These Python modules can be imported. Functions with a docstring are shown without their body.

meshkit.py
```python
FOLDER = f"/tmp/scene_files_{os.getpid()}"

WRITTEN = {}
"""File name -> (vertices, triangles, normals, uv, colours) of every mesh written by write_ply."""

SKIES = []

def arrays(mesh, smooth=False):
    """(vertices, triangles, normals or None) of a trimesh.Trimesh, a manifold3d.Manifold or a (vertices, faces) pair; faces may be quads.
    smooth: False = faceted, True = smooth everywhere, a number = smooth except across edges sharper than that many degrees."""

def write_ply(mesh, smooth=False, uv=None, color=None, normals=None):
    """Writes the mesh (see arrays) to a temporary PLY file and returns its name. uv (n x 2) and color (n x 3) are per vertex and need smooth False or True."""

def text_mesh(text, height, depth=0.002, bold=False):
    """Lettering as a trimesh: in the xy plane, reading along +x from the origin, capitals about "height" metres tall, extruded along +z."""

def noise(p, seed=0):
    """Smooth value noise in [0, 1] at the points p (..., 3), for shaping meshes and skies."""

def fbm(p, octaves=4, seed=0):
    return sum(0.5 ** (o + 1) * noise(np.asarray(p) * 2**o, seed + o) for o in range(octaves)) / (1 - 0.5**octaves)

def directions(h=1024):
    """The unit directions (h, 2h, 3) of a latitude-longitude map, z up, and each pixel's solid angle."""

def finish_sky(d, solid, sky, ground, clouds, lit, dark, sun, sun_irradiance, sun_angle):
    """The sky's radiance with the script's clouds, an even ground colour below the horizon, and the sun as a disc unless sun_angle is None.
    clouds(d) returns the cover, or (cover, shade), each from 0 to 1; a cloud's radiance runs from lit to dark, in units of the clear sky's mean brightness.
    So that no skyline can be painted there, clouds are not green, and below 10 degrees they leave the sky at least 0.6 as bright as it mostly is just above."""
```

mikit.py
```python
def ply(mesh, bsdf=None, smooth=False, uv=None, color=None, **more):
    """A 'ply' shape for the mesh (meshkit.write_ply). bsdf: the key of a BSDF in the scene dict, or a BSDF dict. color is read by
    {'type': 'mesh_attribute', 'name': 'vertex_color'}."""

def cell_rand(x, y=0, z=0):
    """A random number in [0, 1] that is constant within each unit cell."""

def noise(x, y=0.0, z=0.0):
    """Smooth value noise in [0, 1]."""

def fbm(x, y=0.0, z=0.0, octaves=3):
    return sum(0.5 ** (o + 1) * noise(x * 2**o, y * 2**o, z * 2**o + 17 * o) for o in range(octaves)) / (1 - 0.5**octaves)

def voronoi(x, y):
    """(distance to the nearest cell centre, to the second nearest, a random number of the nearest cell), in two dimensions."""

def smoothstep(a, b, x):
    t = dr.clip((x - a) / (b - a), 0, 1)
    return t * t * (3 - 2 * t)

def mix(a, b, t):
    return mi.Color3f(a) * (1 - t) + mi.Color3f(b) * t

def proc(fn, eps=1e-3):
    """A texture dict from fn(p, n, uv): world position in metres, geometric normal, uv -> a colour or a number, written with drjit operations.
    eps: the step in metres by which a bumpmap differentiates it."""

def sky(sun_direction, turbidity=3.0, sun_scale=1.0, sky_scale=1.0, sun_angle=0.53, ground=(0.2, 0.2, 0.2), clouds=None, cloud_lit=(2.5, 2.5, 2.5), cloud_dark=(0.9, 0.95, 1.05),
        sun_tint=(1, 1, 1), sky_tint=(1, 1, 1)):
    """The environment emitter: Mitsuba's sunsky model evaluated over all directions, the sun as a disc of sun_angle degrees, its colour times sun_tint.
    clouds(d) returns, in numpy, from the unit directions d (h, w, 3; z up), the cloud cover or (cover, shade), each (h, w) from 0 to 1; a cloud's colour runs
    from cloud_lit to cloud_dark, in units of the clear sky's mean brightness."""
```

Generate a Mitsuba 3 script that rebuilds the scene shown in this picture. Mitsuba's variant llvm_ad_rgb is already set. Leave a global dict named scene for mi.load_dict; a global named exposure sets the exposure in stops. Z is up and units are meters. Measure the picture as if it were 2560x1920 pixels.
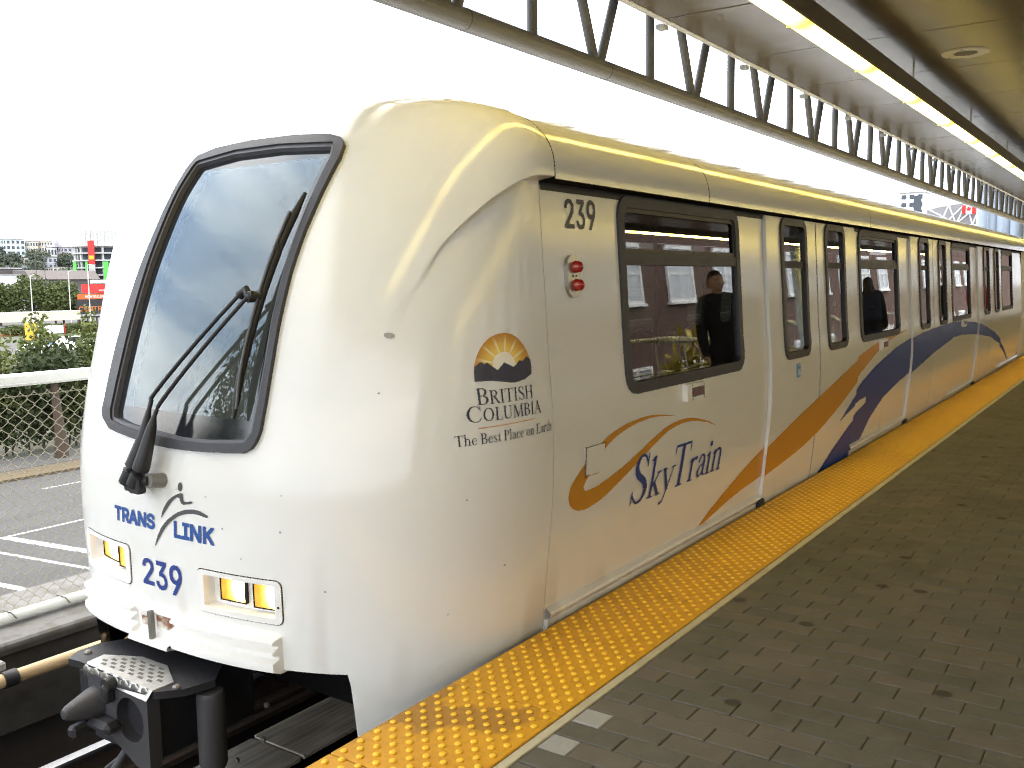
import math, random
import numpy as np, trimesh, mitsuba as mi, drjit as dr, mikit, meshkit
import manifold3d as m3
from scipy.interpolate import PchipInterpolator as PI
from shapely.geometry import Polygon, MultiPolygon, LineString, Point, box as sbox
from shapely.ops import unary_union
from shapely import affinity

# ------------------------------------------------------------------ camera, sky, exposure
T = mi.ScalarTransform4f
YAW, PITCH, ROLL, EYE = 0.6058432, 0.1078051, -0.0132895, np.array([0, 0, 1.4316])
_fw = np.array([-math.sin(YAW) * math.cos(PITCH), math.cos(YAW) * math.cos(PITCH), -math.sin(PITCH)])
_rt = np.array([math.cos(YAW), math.sin(YAW), 0.0])
_up = -math.sin(ROLL) * _rt + math.cos(ROLL) * np.cross(_rt, _fw)
scene, labels = {}, {}
scene['camera'] = {'type': 'perspective', 'fov': math.degrees(2 * math.atan(1280 / 2352.55)), 'fov_axis': 'x', 'near_clip': 0.05, 'far_clip': 4000.0,
                   'to_world': T().look_at(origin=EYE.tolist(), target=(EYE + _fw).tolist(), up=_up.tolist())}
exposure = 4.15


def cloud_cover(d):
    n = meshkit.fbm(d * np.array([1.5, 1.5, 8.0]) + 7.3, 4, 5)
    return np.ones(n.shape), np.clip((n - 0.36) * 3.2, 0, 1)


scene['sky'] = mikit.sky([-0.45, 0.30, 0.84], turbidity=3, sun_scale=0.10, sky_scale=1.0, sun_angle=40, clouds=cloud_cover, cloud_lit=(2.7, 2.68, 2.62), cloud_dark=(1.15, 1.4, 1.75))
LAMP = (0.95, 0.74, 0.20)

# ------------------------------------------------------------------ helpers
rng = random.Random(7)
_count = {}


def uniq(key):
    n = _count.get(key, -1) + 1
    _count[key] = n
    return key if n == 0 else f'{key}_{n:03d}'


def tag(key, label=None, cat=None, group=None, kind=None):
    labels[key] = {k: v for k, v in (('label', label), ('category', cat), ('group', group), ('kind', kind)) if v}
    return key


def put(key, mesh, bsdf, smooth=False, **more):
    """one entry of the scene under its own numbered key"""
    key = uniq(key)
    if isinstance(mesh, dict):
        scene[key] = dict(mesh)
        if bsdf: scene[key]['bsdf'] = {'type': 'ref', 'id': bsdf}
    else:
        scene[key] = mikit.ply(mesh, bsdf, smooth=smooth, **more)
    return key


def put_n(key, mesh, bsdf, fn, e=.004):
    """a mesh with exact normals from a gradient fn(points) -> (n, 3)"""
    key = uniq(key)
    n = fn(np.asarray(mesh.vertices, float)); n /= np.linalg.norm(n, axis=1, keepdims=True) + 1e-12
    scene[key] = {'type': 'ply', 'filename': meshkit.write_ply(mesh, False, normals=n), 'face_normals': False, 'bsdf': {'type': 'ref', 'id': bsdf}}
    return key


def uv_of(m, i, j):
    v = m.vertices; lo, hi = v.min(0), v.max(0)
    return (v[:, [i, j]] - lo[[i, j]]) / (hi - lo)[[i, j]]


def thing(name, label, cat, group=None):
    return tag(uniq(name), label, cat, group)


def cat(ms): return trimesh.util.concatenate([m for m in ms if m is not None and len(m.faces)])


def M(v, f): return trimesh.Trimesh(np.asarray(v, float), np.asarray(f, int), process=False)


def box(x0, x1, y0, y1, z0, z1, b=0.0):
    if b <= 0:
        m = trimesh.creation.box((x1 - x0, y1 - y0, z1 - z0))
        m.apply_translation(((x0 + x1) / 2, (y0 + y1) / 2, (z0 + z1) / 2))
        return m
    pts = [(x, y, z) for x, y, z in [(i, j, k) for i in (x0, x1) for j in (y0, y1) for k in (z0, z1)]]
    out = []
    c = np.array([(x0 + x1) / 2, (y0 + y1) / 2, (z0 + z1) / 2])
    for p in pts:
        s = np.sign(c - np.array(p)) * b
        for k in range(3):
            q = np.array(p) + s
            q[k] = p[k]
            out.append(q)
    return trimesh.convex.convex_hull(np.array(out))


def tube(pts, r, n=8, caps=True):
    p = np.asarray(pts, float)
    r = np.broadcast_to(np.asarray(r, float), (len(p),))
    t = np.gradient(p, axis=0)
    t /= np.linalg.norm(t, axis=1, keepdims=True) + 1e-12
    ref = np.where(np.abs(t[:, 2:]) < 0.9, [[0, 0, 1.0]], [[1.0, 0, 0]])
    a = np.cross(t, ref); a /= np.linalg.norm(a, axis=1, keepdims=True) + 1e-12
    b = np.cross(t, a)
    w = np.arange(n) * 2 * np.pi / n
    v = p[:, None] + r[:, None, None] * (np.cos(w)[None, :, None] * a[:, None] + np.sin(w)[None, :, None] * b[:, None])
    f = []
    for i in range(len(p) - 1):
        for j in range(n):
            k = (j + 1) % n
            f += [[i * n + j, i * n + k, (i + 1) * n + k], [i * n + j, (i + 1) * n + k, (i + 1) * n + j]]
    v = v.reshape(-1, 3)
    if caps:
        for e, s in ((0, 1), (len(p) - 1, -1)):
            v = np.vstack([v, p[e]])
            for j in range(n):
                k = (j + 1) % n
                f.append([len(v) - 1, e * n + k, e * n + j] if s > 0 else [len(v) - 1, e * n + j, e * n + k])
    return M(v, f)


def catmull(pts, n=6, closed=False):
    p = np.asarray(pts, float)
    q = np.vstack([p[-1:], p, p[:2]]) if closed else np.vstack([2 * p[:1] - p[1:2], p, 2 * p[-1:] - p[-2:-1]])
    out = []
    for i in range(1, len(q) - 2):
        for t in np.arange(n) / n:
            a, b, c, d = q[i - 1], q[i], q[i + 1], q[i + 2]
            out.append(0.5 * (2 * b + (c - a) * t + (2 * a - 5 * b + 4 * c - d) * t * t + (3 * b - a - 3 * c + d) * t ** 3))
    if not closed: out.append(p[-1])
    return np.array(out)


def polys(g): return [q for q in getattr(g, 'geoms', [g]) if q.geom_type == 'Polygon' and q.area > 1e-10] if not g.is_empty else []


def tri(poly):
    vs, fs, at = [], [], 0
    for g in polys(poly):
        try: v, f = trimesh.creation.triangulate_polygon(g, engine='earcut')
        except Exception: continue
        vs.append(v); fs.append(np.asarray(f) + at); at += len(v)
    return (np.vstack(vs), np.vstack(fs)) if vs else (np.zeros((0, 2)), np.zeros((0, 3), int))


def sheet(poly, fn, dv=0.05, du=None):
    """a flat outline (u, v) laid onto a curved surface fn(u, v) -> (n, 3)"""
    vs, fs, at = [], [], 0
    u0, v0, u1, v1 = poly.bounds
    vb = np.arange(math.floor(v0 / dv) * dv, v1 + dv, dv) if dv else [v0, v1]
    ub = np.arange(math.floor(u0 / du) * du, u1 + du, du) if du else [u0 - 1, u1 + 1]
    for a, b in zip(vb[:-1], vb[1:]):
        band = poly.intersection(sbox(u0 - 1, a, u1 + 1, b))
        if band.is_empty: continue
        for c, d in zip(ub[:-1], ub[1:]):
            v, f = tri(band.intersection(sbox(c, a, d, b)) if du else band)
            if len(v): vs.append(v); fs.append(f + at); at += len(v)
    v = np.vstack(vs); f = np.vstack(fs)
    key, inv = np.unique(np.round(v, 6), axis=0, return_inverse=True)
    f = inv.reshape(-1)[f]
    f = f[(f[:, 0] != f[:, 1]) & (f[:, 1] != f[:, 2]) & (f[:, 0] != f[:, 2])]
    return M(fn(key[:, 0], key[:, 1]), f)


def rim(poly, fn0, fn1, step=0.04):
    """the walls along an outline between two offset surfaces"""
    out = []
    for g in polys(poly):
        for ring in [g.exterior, *g.interiors]:
            n = max(8, int(ring.length / step))
            c = np.array(ring.segmentize(step).coords)[:-1]
            a, b = fn0(c[:, 0], c[:, 1]), fn1(c[:, 0], c[:, 1])
            k = len(c); i = np.arange(k); j = (i + 1) % k
            out.append(M(np.vstack([a, b]), np.vstack([np.stack([i, j, j + k], 1), np.stack([i, j + k, i + k], 1)])))
    return cat(out)


def rrect(x0, y0, x1, y1, r, n=6): return sbox(x0 + r, y0 + r, x1 - r, y1 - r).buffer(r, quad_segs=n)


def smooth_poly(pts, r): return Polygon(pts).buffer(r).buffer(-2 * r).buffer(r)


def lathe(profile, n=24, origin=(0, 0, 0), axis='z'):
    m = trimesh.creation.revolve(np.array(profile, float), sections=n)
    if axis == 'y': m.apply_transform(trimesh.transformations.rotation_matrix(-math.pi / 2, [1, 0, 0]))
    if axis == 'x': m.apply_transform(trimesh.transformations.rotation_matrix(math.pi / 2, [0, 1, 0]))
    m.apply_translation(origin)
    return m


def extrude_y(poly, y0, y1):
    """outline in (x, z) pulled along y"""
    m = trimesh.creation.extrude_polygon(poly, y1 - y0, engine='earcut')
    v = m.vertices
    return M(np.stack([v[:, 0], y0 + v[:, 2], v[:, 1]], 1), m.faces[:, ::-1])


def at(m, x=0, y=0, z=0, rz=0):
    m = m.copy()
    if rz: m.apply_transform(trimesh.transformations.rotation_matrix(rz, [0, 0, 1]))
    m.apply_translation((x, y, z))
    return m


# ------------------------------------------------------------------ materials
def rgb(*c): return {'type': 'rgb', 'value': list(map(float, c))}


def bs(name, color, rough=0.5, metallic=0.0, spec=0.5, coat=0.0, coat_gloss=0.95, bump=None):
    d = {'type': 'principled', 'base_color': color if isinstance(color, dict) else rgb(*color), 'roughness': rough, 'metallic': metallic, 'specular': spec}
    if coat: d.update(clearcoat=coat, clearcoat_gloss=coat_gloss)
    if bump: d = {'type': 'bumpmap', 'tex': mikit.proc(bump[0], bump[2]), 'scale': bump[1], 'bsdf': d}
    scene[name] = {'type': 'twosided', 'bsdf': d}
    return name


noise, fbm, sm, mix = mikit.noise, mikit.fbm, mikit.smoothstep, mikit.mix


def paint_fn(p, n, uv):
    d = fbm(p.x * 1.7, p.y * 1.3, p.z * 2.5, 3)
    s = sm(0.62, 0.9, noise(p.x * 9, p.y * 7, p.z * 1.6)) * sm(0.6, 0.0, p.z) * 0.5
    c = mix((0.82, 0.815, 0.785), (0.77, 0.76, 0.715), d * 0.7)
    return mix(c, (0.55, 0.5, 0.42), s)


scene['white_paint'] = {'type': 'twosided', 'bsdf': {'type': 'roughplastic', 'diffuse_reflectance': mikit.proc(paint_fn), 'int_ior': 1.5, 'alpha': 0.025, 'nonlinear': False}}
bs('white_plastic', (0.78, 0.77, 0.74), 0.35, coat=0.6)
bs('black_rubber', (0.018, 0.018, 0.02), 0.55)
bs('black_matte', (0.006, 0.006, 0.006), 0.9, spec=0.1)
bs('gasket_grey', (0.035, 0.035, 0.042), 0.5)
bs('gasket_brown', (0.028, 0.022, 0.018), 0.45)
bs('lip_grey', (0.10, 0.10, 0.115), 0.45)
bs('dark_interior', (0.016, 0.014, 0.013), 0.8)
bs('seat_fabric', (0.03, 0.035, 0.07), 0.85)
bs('decal_blue', (0.018, 0.045, 0.22), 0.4, coat=0.8)
bs('decal_navy', (0.012, 0.014, 0.045), 0.4, coat=0.8)
bs('decal_royal', (0.022, 0.075, 0.28), 0.4, coat=0.6)
bs('decal_orange', (0.50, 0.22, 0.02), 0.4, coat=0.8)
bs('decal_grey', (0.07, 0.07, 0.075), 0.5)
bs('decal_sky', (0.08, 0.26, 0.55), 0.5)
bs('decal_white', (0.85, 0.85, 0.83), 0.5)
bs('decal_red', (0.42, 0.03, 0.03), 0.5)
bs('paint_chip', (0.34, 0.32, 0.30), 0.6)
scene['frit_glass'] = {'type': 'twosided', 'bsdf': {'type': 'roughplastic', 'diffuse_reflectance': rgb(.02, .022, .026), 'int_ior': 1.75, 'alpha': 0.012}}
bs('red_lens', (0.33, 0.012, 0.012), 0.18, coat=1.0)
bs('steel', (0.42, 0.41, 0.39), 0.3, 0.9)
bs('steel_dull', (0.24, 0.23, 0.21), 0.45, 0.7)
bs('seam_dark', (0.02, 0.017, 0.015), 0.8)
bs('blind', (0.20, 0.20, 0.165), 0.85)
scene['window_glass'] = {'type': 'thindielectric', 'int_ior': 1.62, 'specular_transmittance': rgb(0.16, 0.16, 0.15)}
scene['windshield_glass'] = {'type': 'thindielectric', 'int_ior': 1.52, 'specular_reflectance': rgb(0.82, 0.93, 1.0), 'specular_transmittance': rgb(0.5, 0.52, 0.52)}
# ------------------------------------------------------------------ the body surface of the train
XC=-3.312; YS=3.22
_hz=PI([-.6,-.35,-.15,0,.1,.22,.31,.44,.6,.74,.957,1.115,1.36,1.6,1.83,2.4],[1.112, 1.167, 1.2, 1.22, 1.232, 1.245, 1.254, 1.268, 1.28, 1.284, 1.277, 1.264, 1.25, 1.235, 1.223, 1.207])
_y0=PI([-.6,-.35,0,.3,.6,.83,1.16,1.48,1.75,2.03,2.27,2.6],[2.33,2.305,2.285,2.28,2.292,2.335,2.425,2.54,2.675,2.85,2.98,3.05])
_za=PI([2.3,2.55,2.643,2.68,2.74,2.79,2.873,2.957,3.05,3.13,3.3],[.7,1.1,1.282,1.367,1.469,1.556,1.664,1.753,1.813,1.835,1.838])
_am=PI([2.2,2.5,2.643,2.75,2.85,3.0,3.3],[0,.03,.18,.5,.75,.97,1])
def sst(a,b,x):
    t=np.clip((x-a)/(b-a),0,1); return t*t*(3-2*t)
def Wd(y,z):
    h=_hz(np.clip(z,-.6,2.4)); yy=np.clip(y,1.8,3.3); a=_za(yy)
    return h+sst(a-.004-.03*(1-_am(yy)),a+.010+.05*(1-_am(yy)),z)*_am(yy)*np.maximum(1.30-h,0)
def F(x,y,z):
    s=np.abs(x-XC)/Wd(y,z); f=np.clip((YS-y)/(YS-_y0(np.clip(z,-.6,2.6))),0,None); r=np.clip((z-1.85)/.40,0,None)
    return s**2.6+f**2.6+r**2.6-1


def _half(y, z):
    f = np.clip((YS - y) / (YS - _y0(np.clip(z, -.6, 2.6))), 0, 1); r = np.clip((z - 1.85) / .40, 0, 1)
    return Wd(y, z) * np.clip(1 - f ** 2.6 - r ** 2.6, 1e-9, 1) ** (1 / 2.6)


def SIDE(off=0.0, sign=1):
    def fn(y, z):
        y, z = np.asarray(y, float), np.asarray(z, float)
        x = _half(y, z)
        nx, ny = 1.0, 0.0
        if np.any(y < YS):
            g = (_half(y + .004, z) - _half(y - .004, z)) / .008
            l = np.sqrt(1 + g * g); nx, ny = 1 / l, -g / l
        return np.stack([XC + sign * (x + off * nx), y + off * ny, z], -1)
    return fn


def _front(u, z):
    y = np.full(np.shape(u), 2.5)
    r = np.clip((z - 1.85) / .40, 0, 1); y0 = _y0(np.clip(z, -.6, 2.6))
    for _ in range(12):
        s = np.abs(u) / Wd(y, z)
        y = .5 * y + .5 * (YS - (YS - y0) * np.clip(1 - s ** 2.6 - r ** 2.6, 0, 1) ** (1 / 2.6))
    return y


def FRONT(off=0.0):
    def fn(u, z):
        u, z = np.asarray(u, float), np.asarray(z, float)
        y = _front(u, z); e = .01
        gu, gz = (_front(u + e, z) - _front(u - e, z)) / (2 * e), (_front(u, z + e) - _front(u, z - e)) / (2 * e)
        l = np.sqrt(1 + gu * gu + gz * gz)
        return np.stack([XC + u + off * gu / l, y - off / l, z + off * gz / l], -1)
    return fn


def radial(phi, z0, el, it=34):
    """the body surface met by a ray from the axis of the nose"""
    d = np.stack([np.cos(phi) * np.cos(el), -np.sin(phi) * np.cos(el), np.sin(el)], -1)
    a, b = np.zeros(phi.shape), np.full(phi.shape, 1.9)
    for _ in range(it):
        m = (a + b) / 2
        v = F(XC + m * d[..., 0], YS + m * d[..., 1], z0 + m * d[..., 2])
        a, b = np.where(v < 0, m, a), np.where(v < 0, b, m)
    return np.stack([XC + a * d[..., 0], YS + a * d[..., 1], z0 + a * d[..., 2]], -1)


def grid_faces(ni, nj):
    i, j = np.meshgrid(np.arange(ni - 1), np.arange(nj - 1), indexing='ij')
    q = np.stack([i * nj + j, i * nj + j + 1, (i + 1) * nj + j + 1, (i + 1) * nj + j], -1).reshape(-1, 4)
    return np.vstack([q[:, [0, 1, 2]], q[:, [0, 2, 3]]])


GASKET = smooth_poly([(-.541,.889),(-.534,.941),(-.523,1.169),(-.495,1.415),(-.475,1.657),(-.467,1.858),(-.461,1.975),(-.443,2.025),(-.325,2.053),(-.095,2.066),(.19,2.062),(.409,2.045),(.493,2.021),(.526,1.991),(.539,1.938),(.524,1.794),(.507,1.634),(.5,1.477),(.501,1.296),(.508,1.1),(.51,.985),(.506,.882),(.495,.843),(.473,.809),(.433,.79),(.328,.784),(.163,.777),(.016,.776),(-.143,.783),(-.312,.801),(-.443,.816),(-.522,.859)], .03)
GLASS = smooth_poly([(-.446,.897),(-.440,.96),(-.432,1.09),(-.425,1.286),(-.420,1.45),(-.420,1.655),(-.422,1.856),(-.408,1.985),(-.166,2.014),(.127,2.014),(.455,1.992),(.478,1.94),(.472,1.8),(.462,1.64),(.456,1.5),(.457,1.3),(.466,1.141),(.466,.983),(.458,.875),(.431,.842),(.238,.828),(.061,.826),(-.136,.837),(-.327,.852),(-.433,.868)], .012)
LIGHTS = [rrect(.193, .146, .617, .316, .025), rrect(-.712, .168, -.263, .338, .025)]
APERTURES = [rrect(.232, .170, .588, .298, .012), rrect(-.672, .196, -.296, .322, .012)]
CUTS = [GLASS.buffer(.012)] + APERTURES


def in_cut(u, z, y):
    from shapely import contains_xy
    m = np.zeros(u.shape, bool)
    for c in CUTS: m |= contains_xy(c, u, z)
    return m & (y < 3.05)


# the nose: one continuous shell from the seam at y = 3.22 forward
phi = np.linspace(0, np.pi, 361)
probe = radial(phi, np.full(phi.shape, -.03), np.zeros(phi.shape))
zb = -.035 - .33 * sst(.845, .885, np.abs(probe[:, 0] - XC)) * 1.0
ZT = 1.88
# rows of the grid follow the lower edge of the roof fairing, so that its step is crisp
zs_ = np.linspace(1.1, 1.838, 240)
pp = radial(np.broadcast_to(phi, (240, 361)), np.broadcast_to(zs_[:, None], (240, 361)), np.zeros((240, 361)), 24)
over = zs_[:, None] - _za(np.clip(pp[..., 1], 2.3, 3.3))
zarc = np.array([zs_[np.argmax(over[:, i] > 0)] if (over[:, i] > 0).any() else 1.838 for i in range(361)])
zarc = np.clip(np.convolve(np.pad(zarc, 4, 'edge'), np.ones(9) / 9, 'valid'), 1.28, 1.838)
t = np.linspace(0, 1, 240); sa = .80
tl, th = np.clip(t / sa, 0, 1), np.clip((t - sa) / (1 - sa), 0, 1)
low_z = np.where(t[:, None] < sa, zarc - (zarc - zb)[None, :] * ((1 - tl) ** 1.5)[:, None], zarc + (ZT - zarc)[None, :] * (th ** 1.5)[:, None])
low = radial(np.broadcast_to(phi, low_z.shape), low_z, np.zeros(low_z.shape))
el = np.linspace(0, np.pi / 2, 80)[1:]
up = radial(np.broadcast_to(phi, (len(el), len(phi))), np.full((len(el), len(phi)), ZT), np.broadcast_to(el[:, None], (len(el), len(phi))))
V = np.vstack([low, up])
V[:, 0, 1] = V[:, -1, 1] = YS
fc = grid_faces(V.shape[0], V.shape[1])
V = V.reshape(-1, 3)
cen = V[fc].mean(1)
fc = fc[~in_cut(cen[:, 0] - XC, cen[:, 2], cen[:, 1])]
train = thing('train_car', 'white train car with dark tilted windshield and lit headlights, nearest car at the platform', 'train')
def grad_F(P, e=.002):
    x, y, z = P.T
    y = np.minimum(y, YS - .0025)
    return np.stack([F(x + e, y, z) - F(x - e, y, z), F(x, y + e, z) - F(x, y - e, z), F(x, y, z + e) - F(x, y, z - e)], 1)
put_n(train + '__nose_shell', M(V, fc[:, ::-1]), 'white_paint', grad_F)
# dark lining inside the shell
p2 = np.linspace(0, np.pi, 121); tt = np.linspace(0, 1, 70)
pr = np.interp(p2, phi, zb)
lz = pr[None, :] + .004 + (ZT - pr[None, :]) * tt[:, None]
L = radial(np.broadcast_to(p2, lz.shape), lz, np.zeros(lz.shape))
L[..., 0] = XC + (L[..., 0] - XC) * .965; L[..., 1] = YS + (L[..., 1] - YS) * .955
lf = grid_faces(*L.shape[:2]); L = L.reshape(-1, 3); lc = L[lf].mean(1)
from shapely import contains_xy
lf = lf[~(contains_xy(unary_union([GLASS.buffer(.03)] + [a.buffer(.03) for a in APERTURES]), lc[:, 0] - XC, lc[:, 2]) & (lc[:, 1] < 3.05))]
put(train + '__nose_lining', M(L, lf), 'black_matte')

# windshield
def front_n(P, e=.012):
    u, z = P[:, 0] - XC, P[:, 2]
    return np.stack([(_front(u + e, z) - _front(u - e, z)) / (2 * e), -np.ones(len(P)), (_front(u, z + e) - _front(u, z - e)) / (2 * e)], 1)
CLEAR = Polygon([(-.395, .925), (.435, .915), (.432, 1.5), (.43, 1.965), (-.37, 1.965)])
ws = put_n(train + '__windshield', sheet(CLEAR, FRONT(-.012), .04, .06), 'windshield_glass', front_n)
put_n(ws + '__dark_border', sheet(GLASS.buffer(.008).difference(CLEAR), FRONT(-.012), .04, .06), 'frit_glass', front_n)
outer = GASKET.difference(GLASS.buffer(.014))
put(ws + '__gasket', cat([sheet(outer, FRONT(.020), .04, .05), rim(outer, FRONT(-.01), FRONT(.020))]), 'gasket_grey', 40)
lip = GLASS.buffer(.016).difference(GLASS)
put(ws + '__inner_lip', cat([sheet(lip, FRONT(.010), .04, .05), rim(lip, FRONT(-.015), FRONT(.010))]), 'lip_grey', 40)
put(ws + '__reveal', rim(GLASS.buffer(.012), FRONT(-.014), FRONT(-.14)), 'black_matte')
put(ws + '__blind', sheet(CLEAR.buffer(.05), FRONT(-.075), .05, .1), 'blind', True)
put(train + '__cab_wall', cat([box(XC - .75, XC + .75, 3.16, 3.2, .3, 2.1), box(XC - .7, XC + .7, 2.5, 3.18, .55, .6)]), 'dark_interior')

# wiper: two arms, blade, pivot
def on_front(pts, off):
    p = np.asarray(pts, float)
    o = np.broadcast_to(np.asarray(off, float), (len(p),))
    return np.array([FRONT(k)(np.array([a]), np.array([b]))[0] for (a, b), k in zip(p, o)])
wip = put(train + '__wiper', tube(on_front([(-.021, .645), (-.021, .645)], [-.01, .07]), .03, 14), 'steel_dull', 40)
for pts, dz in (([(-.160, .626), (-.122, .69), (-.080, .82), (-.066, .942), (-.033, 1.002), (.325, 1.368)], 0), ([(-.100, .622), (-.058, .70), (-.032, .833), (-.016, .91), (.038, .988), (.377, 1.360)], .004)):
    q = on_front(catmull(pts, 5), .075 + dz)
    n = len(q); rad = np.interp(np.arange(n), [0, 5, 11, 14, n - 1], [.032, .034, .020, .009, .008])
    put(wip + '__arm', cat([tube(q, rad, 10)]), 'black_rubber', 50)
put(wip + '__pivot_block', cat([box(-.03, .03, -.02, .02, -.035, .035, .006).apply_translation(on_front([(-.13, .63)], .07)[0]), box(-.035, .035, -.02, .02, -.035, .035, .006).apply_translation(on_front([(-.085, .625)], .075)[0]), tube(on_front([(-.10, .632), (-.02, .645)], .06), .022, 10)]), 'black_rubber')
q = on_front(catmull([(.454, 1.785), (.428, 1.62), (.402, 1.397), (.385, 1.205), (.377, 1.06), (.378, .915)], 6), .028)
put(wip + '__blade', cat([tube(q, np.interp(np.arange(len(q)), [0, 3, 27, 30], [.008, .017, .015, .006]), 8), tube(on_front([(.325, 1.368), (.352, 1.39), (.378, 1.36), (.40, 1.372)], .07), .019, 8), tube(on_front([(.378, 1.36), (.395, 1.38)], [.08, .03]), .022, 8)]), 'black_rubber', 50)
q = on_front(catmull([(.432, 1.70), (.412, 1.5), (.398, 1.3), (.392, 1.1), (.405, .95)], 6), .05)
put(wip + '__blade_spring', tube(q, .006, 6), 'lip_grey', True)

# headlights
scene['amber_glass'] = {'type': 'twosided', 'bsdf': {'type': 'principled', 'base_color': rgb(.55, .28, .05), 'roughness': .25, 'specular': .6}}
LAMPS = [[(.286, .195, .416, .293), (.462, .188, .578, .290)], [(-.604, .226, -.440, .316), (-.430, .212, -.304, .312)]]
for L_, A_, ls in zip(LIGHTS, APERTURES, LAMPS):
    hl = put(train + '__headlight', cat([sheet(L_.difference(A_), FRONT(.007), .05, .05), rim(L_, FRONT(-.002), FRONT(.007)), rim(A_, FRONT(.007), FRONT(-.055), .02), sheet(A_, FRONT(-.05), .1, .1)]), 'white_plastic', 30)
    put(hl + '__joint', sheet(L_.buffer(.004).difference(L_.buffer(-.001)), FRONT(.0025), .05, .05), 'seam_dark')
    for k, (a, b, c, d) in enumerate(ls):
        R = sbox(a, b, c, d)
        fr = R.buffer(.004, join_style=2)
        lp = put(hl + '__lamp', cat([sheet(fr.difference(R), FRONT(-.032), .1, .1), rim(fr, FRONT(-.05), FRONT(-.032))]), 'seam_dark')
        w, h_ = c - a, d - b

        def glow(p, n, uv, a=a, c=c, b=b, d=d):
            u = (p.x - XC - a) / (c - a); v = (p.z - b) / (d - b)
            streak = noise(u * 9, v * 7, 3.0) * 0.7 + 0.3
            hot = dr.exp(-(dr.square((u - 0.80) * 3.8) + dr.square((v - 0.55) * 2.6)))
            return mi.Color3f(.20, 0.09, 0.006) * streak * (0.30 + 0.9 * sm(0.0, 0.8, u)) + mi.Color3f(1.1, .82, .33) * hot
        lm_ = sheet(R, FRONT(-.036), .02, .02)
        put(hl + '__lens', lm_, 'amber_glass', uv=uv_of(lm_, 0, 2), emitter={'type': 'area', 'radiance': mikit.proc(glow)})
    screw = L_.centroid.x + (.19 if L_.centroid.x > 0 else -.2)
    put(hl + '__screw', sheet(Point(L_.bounds[2] - .014 if screw > 0 else L_.bounds[0] + .014, .215).buffer(.005), FRONT(.0085), None), 'seam_dark')

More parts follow.
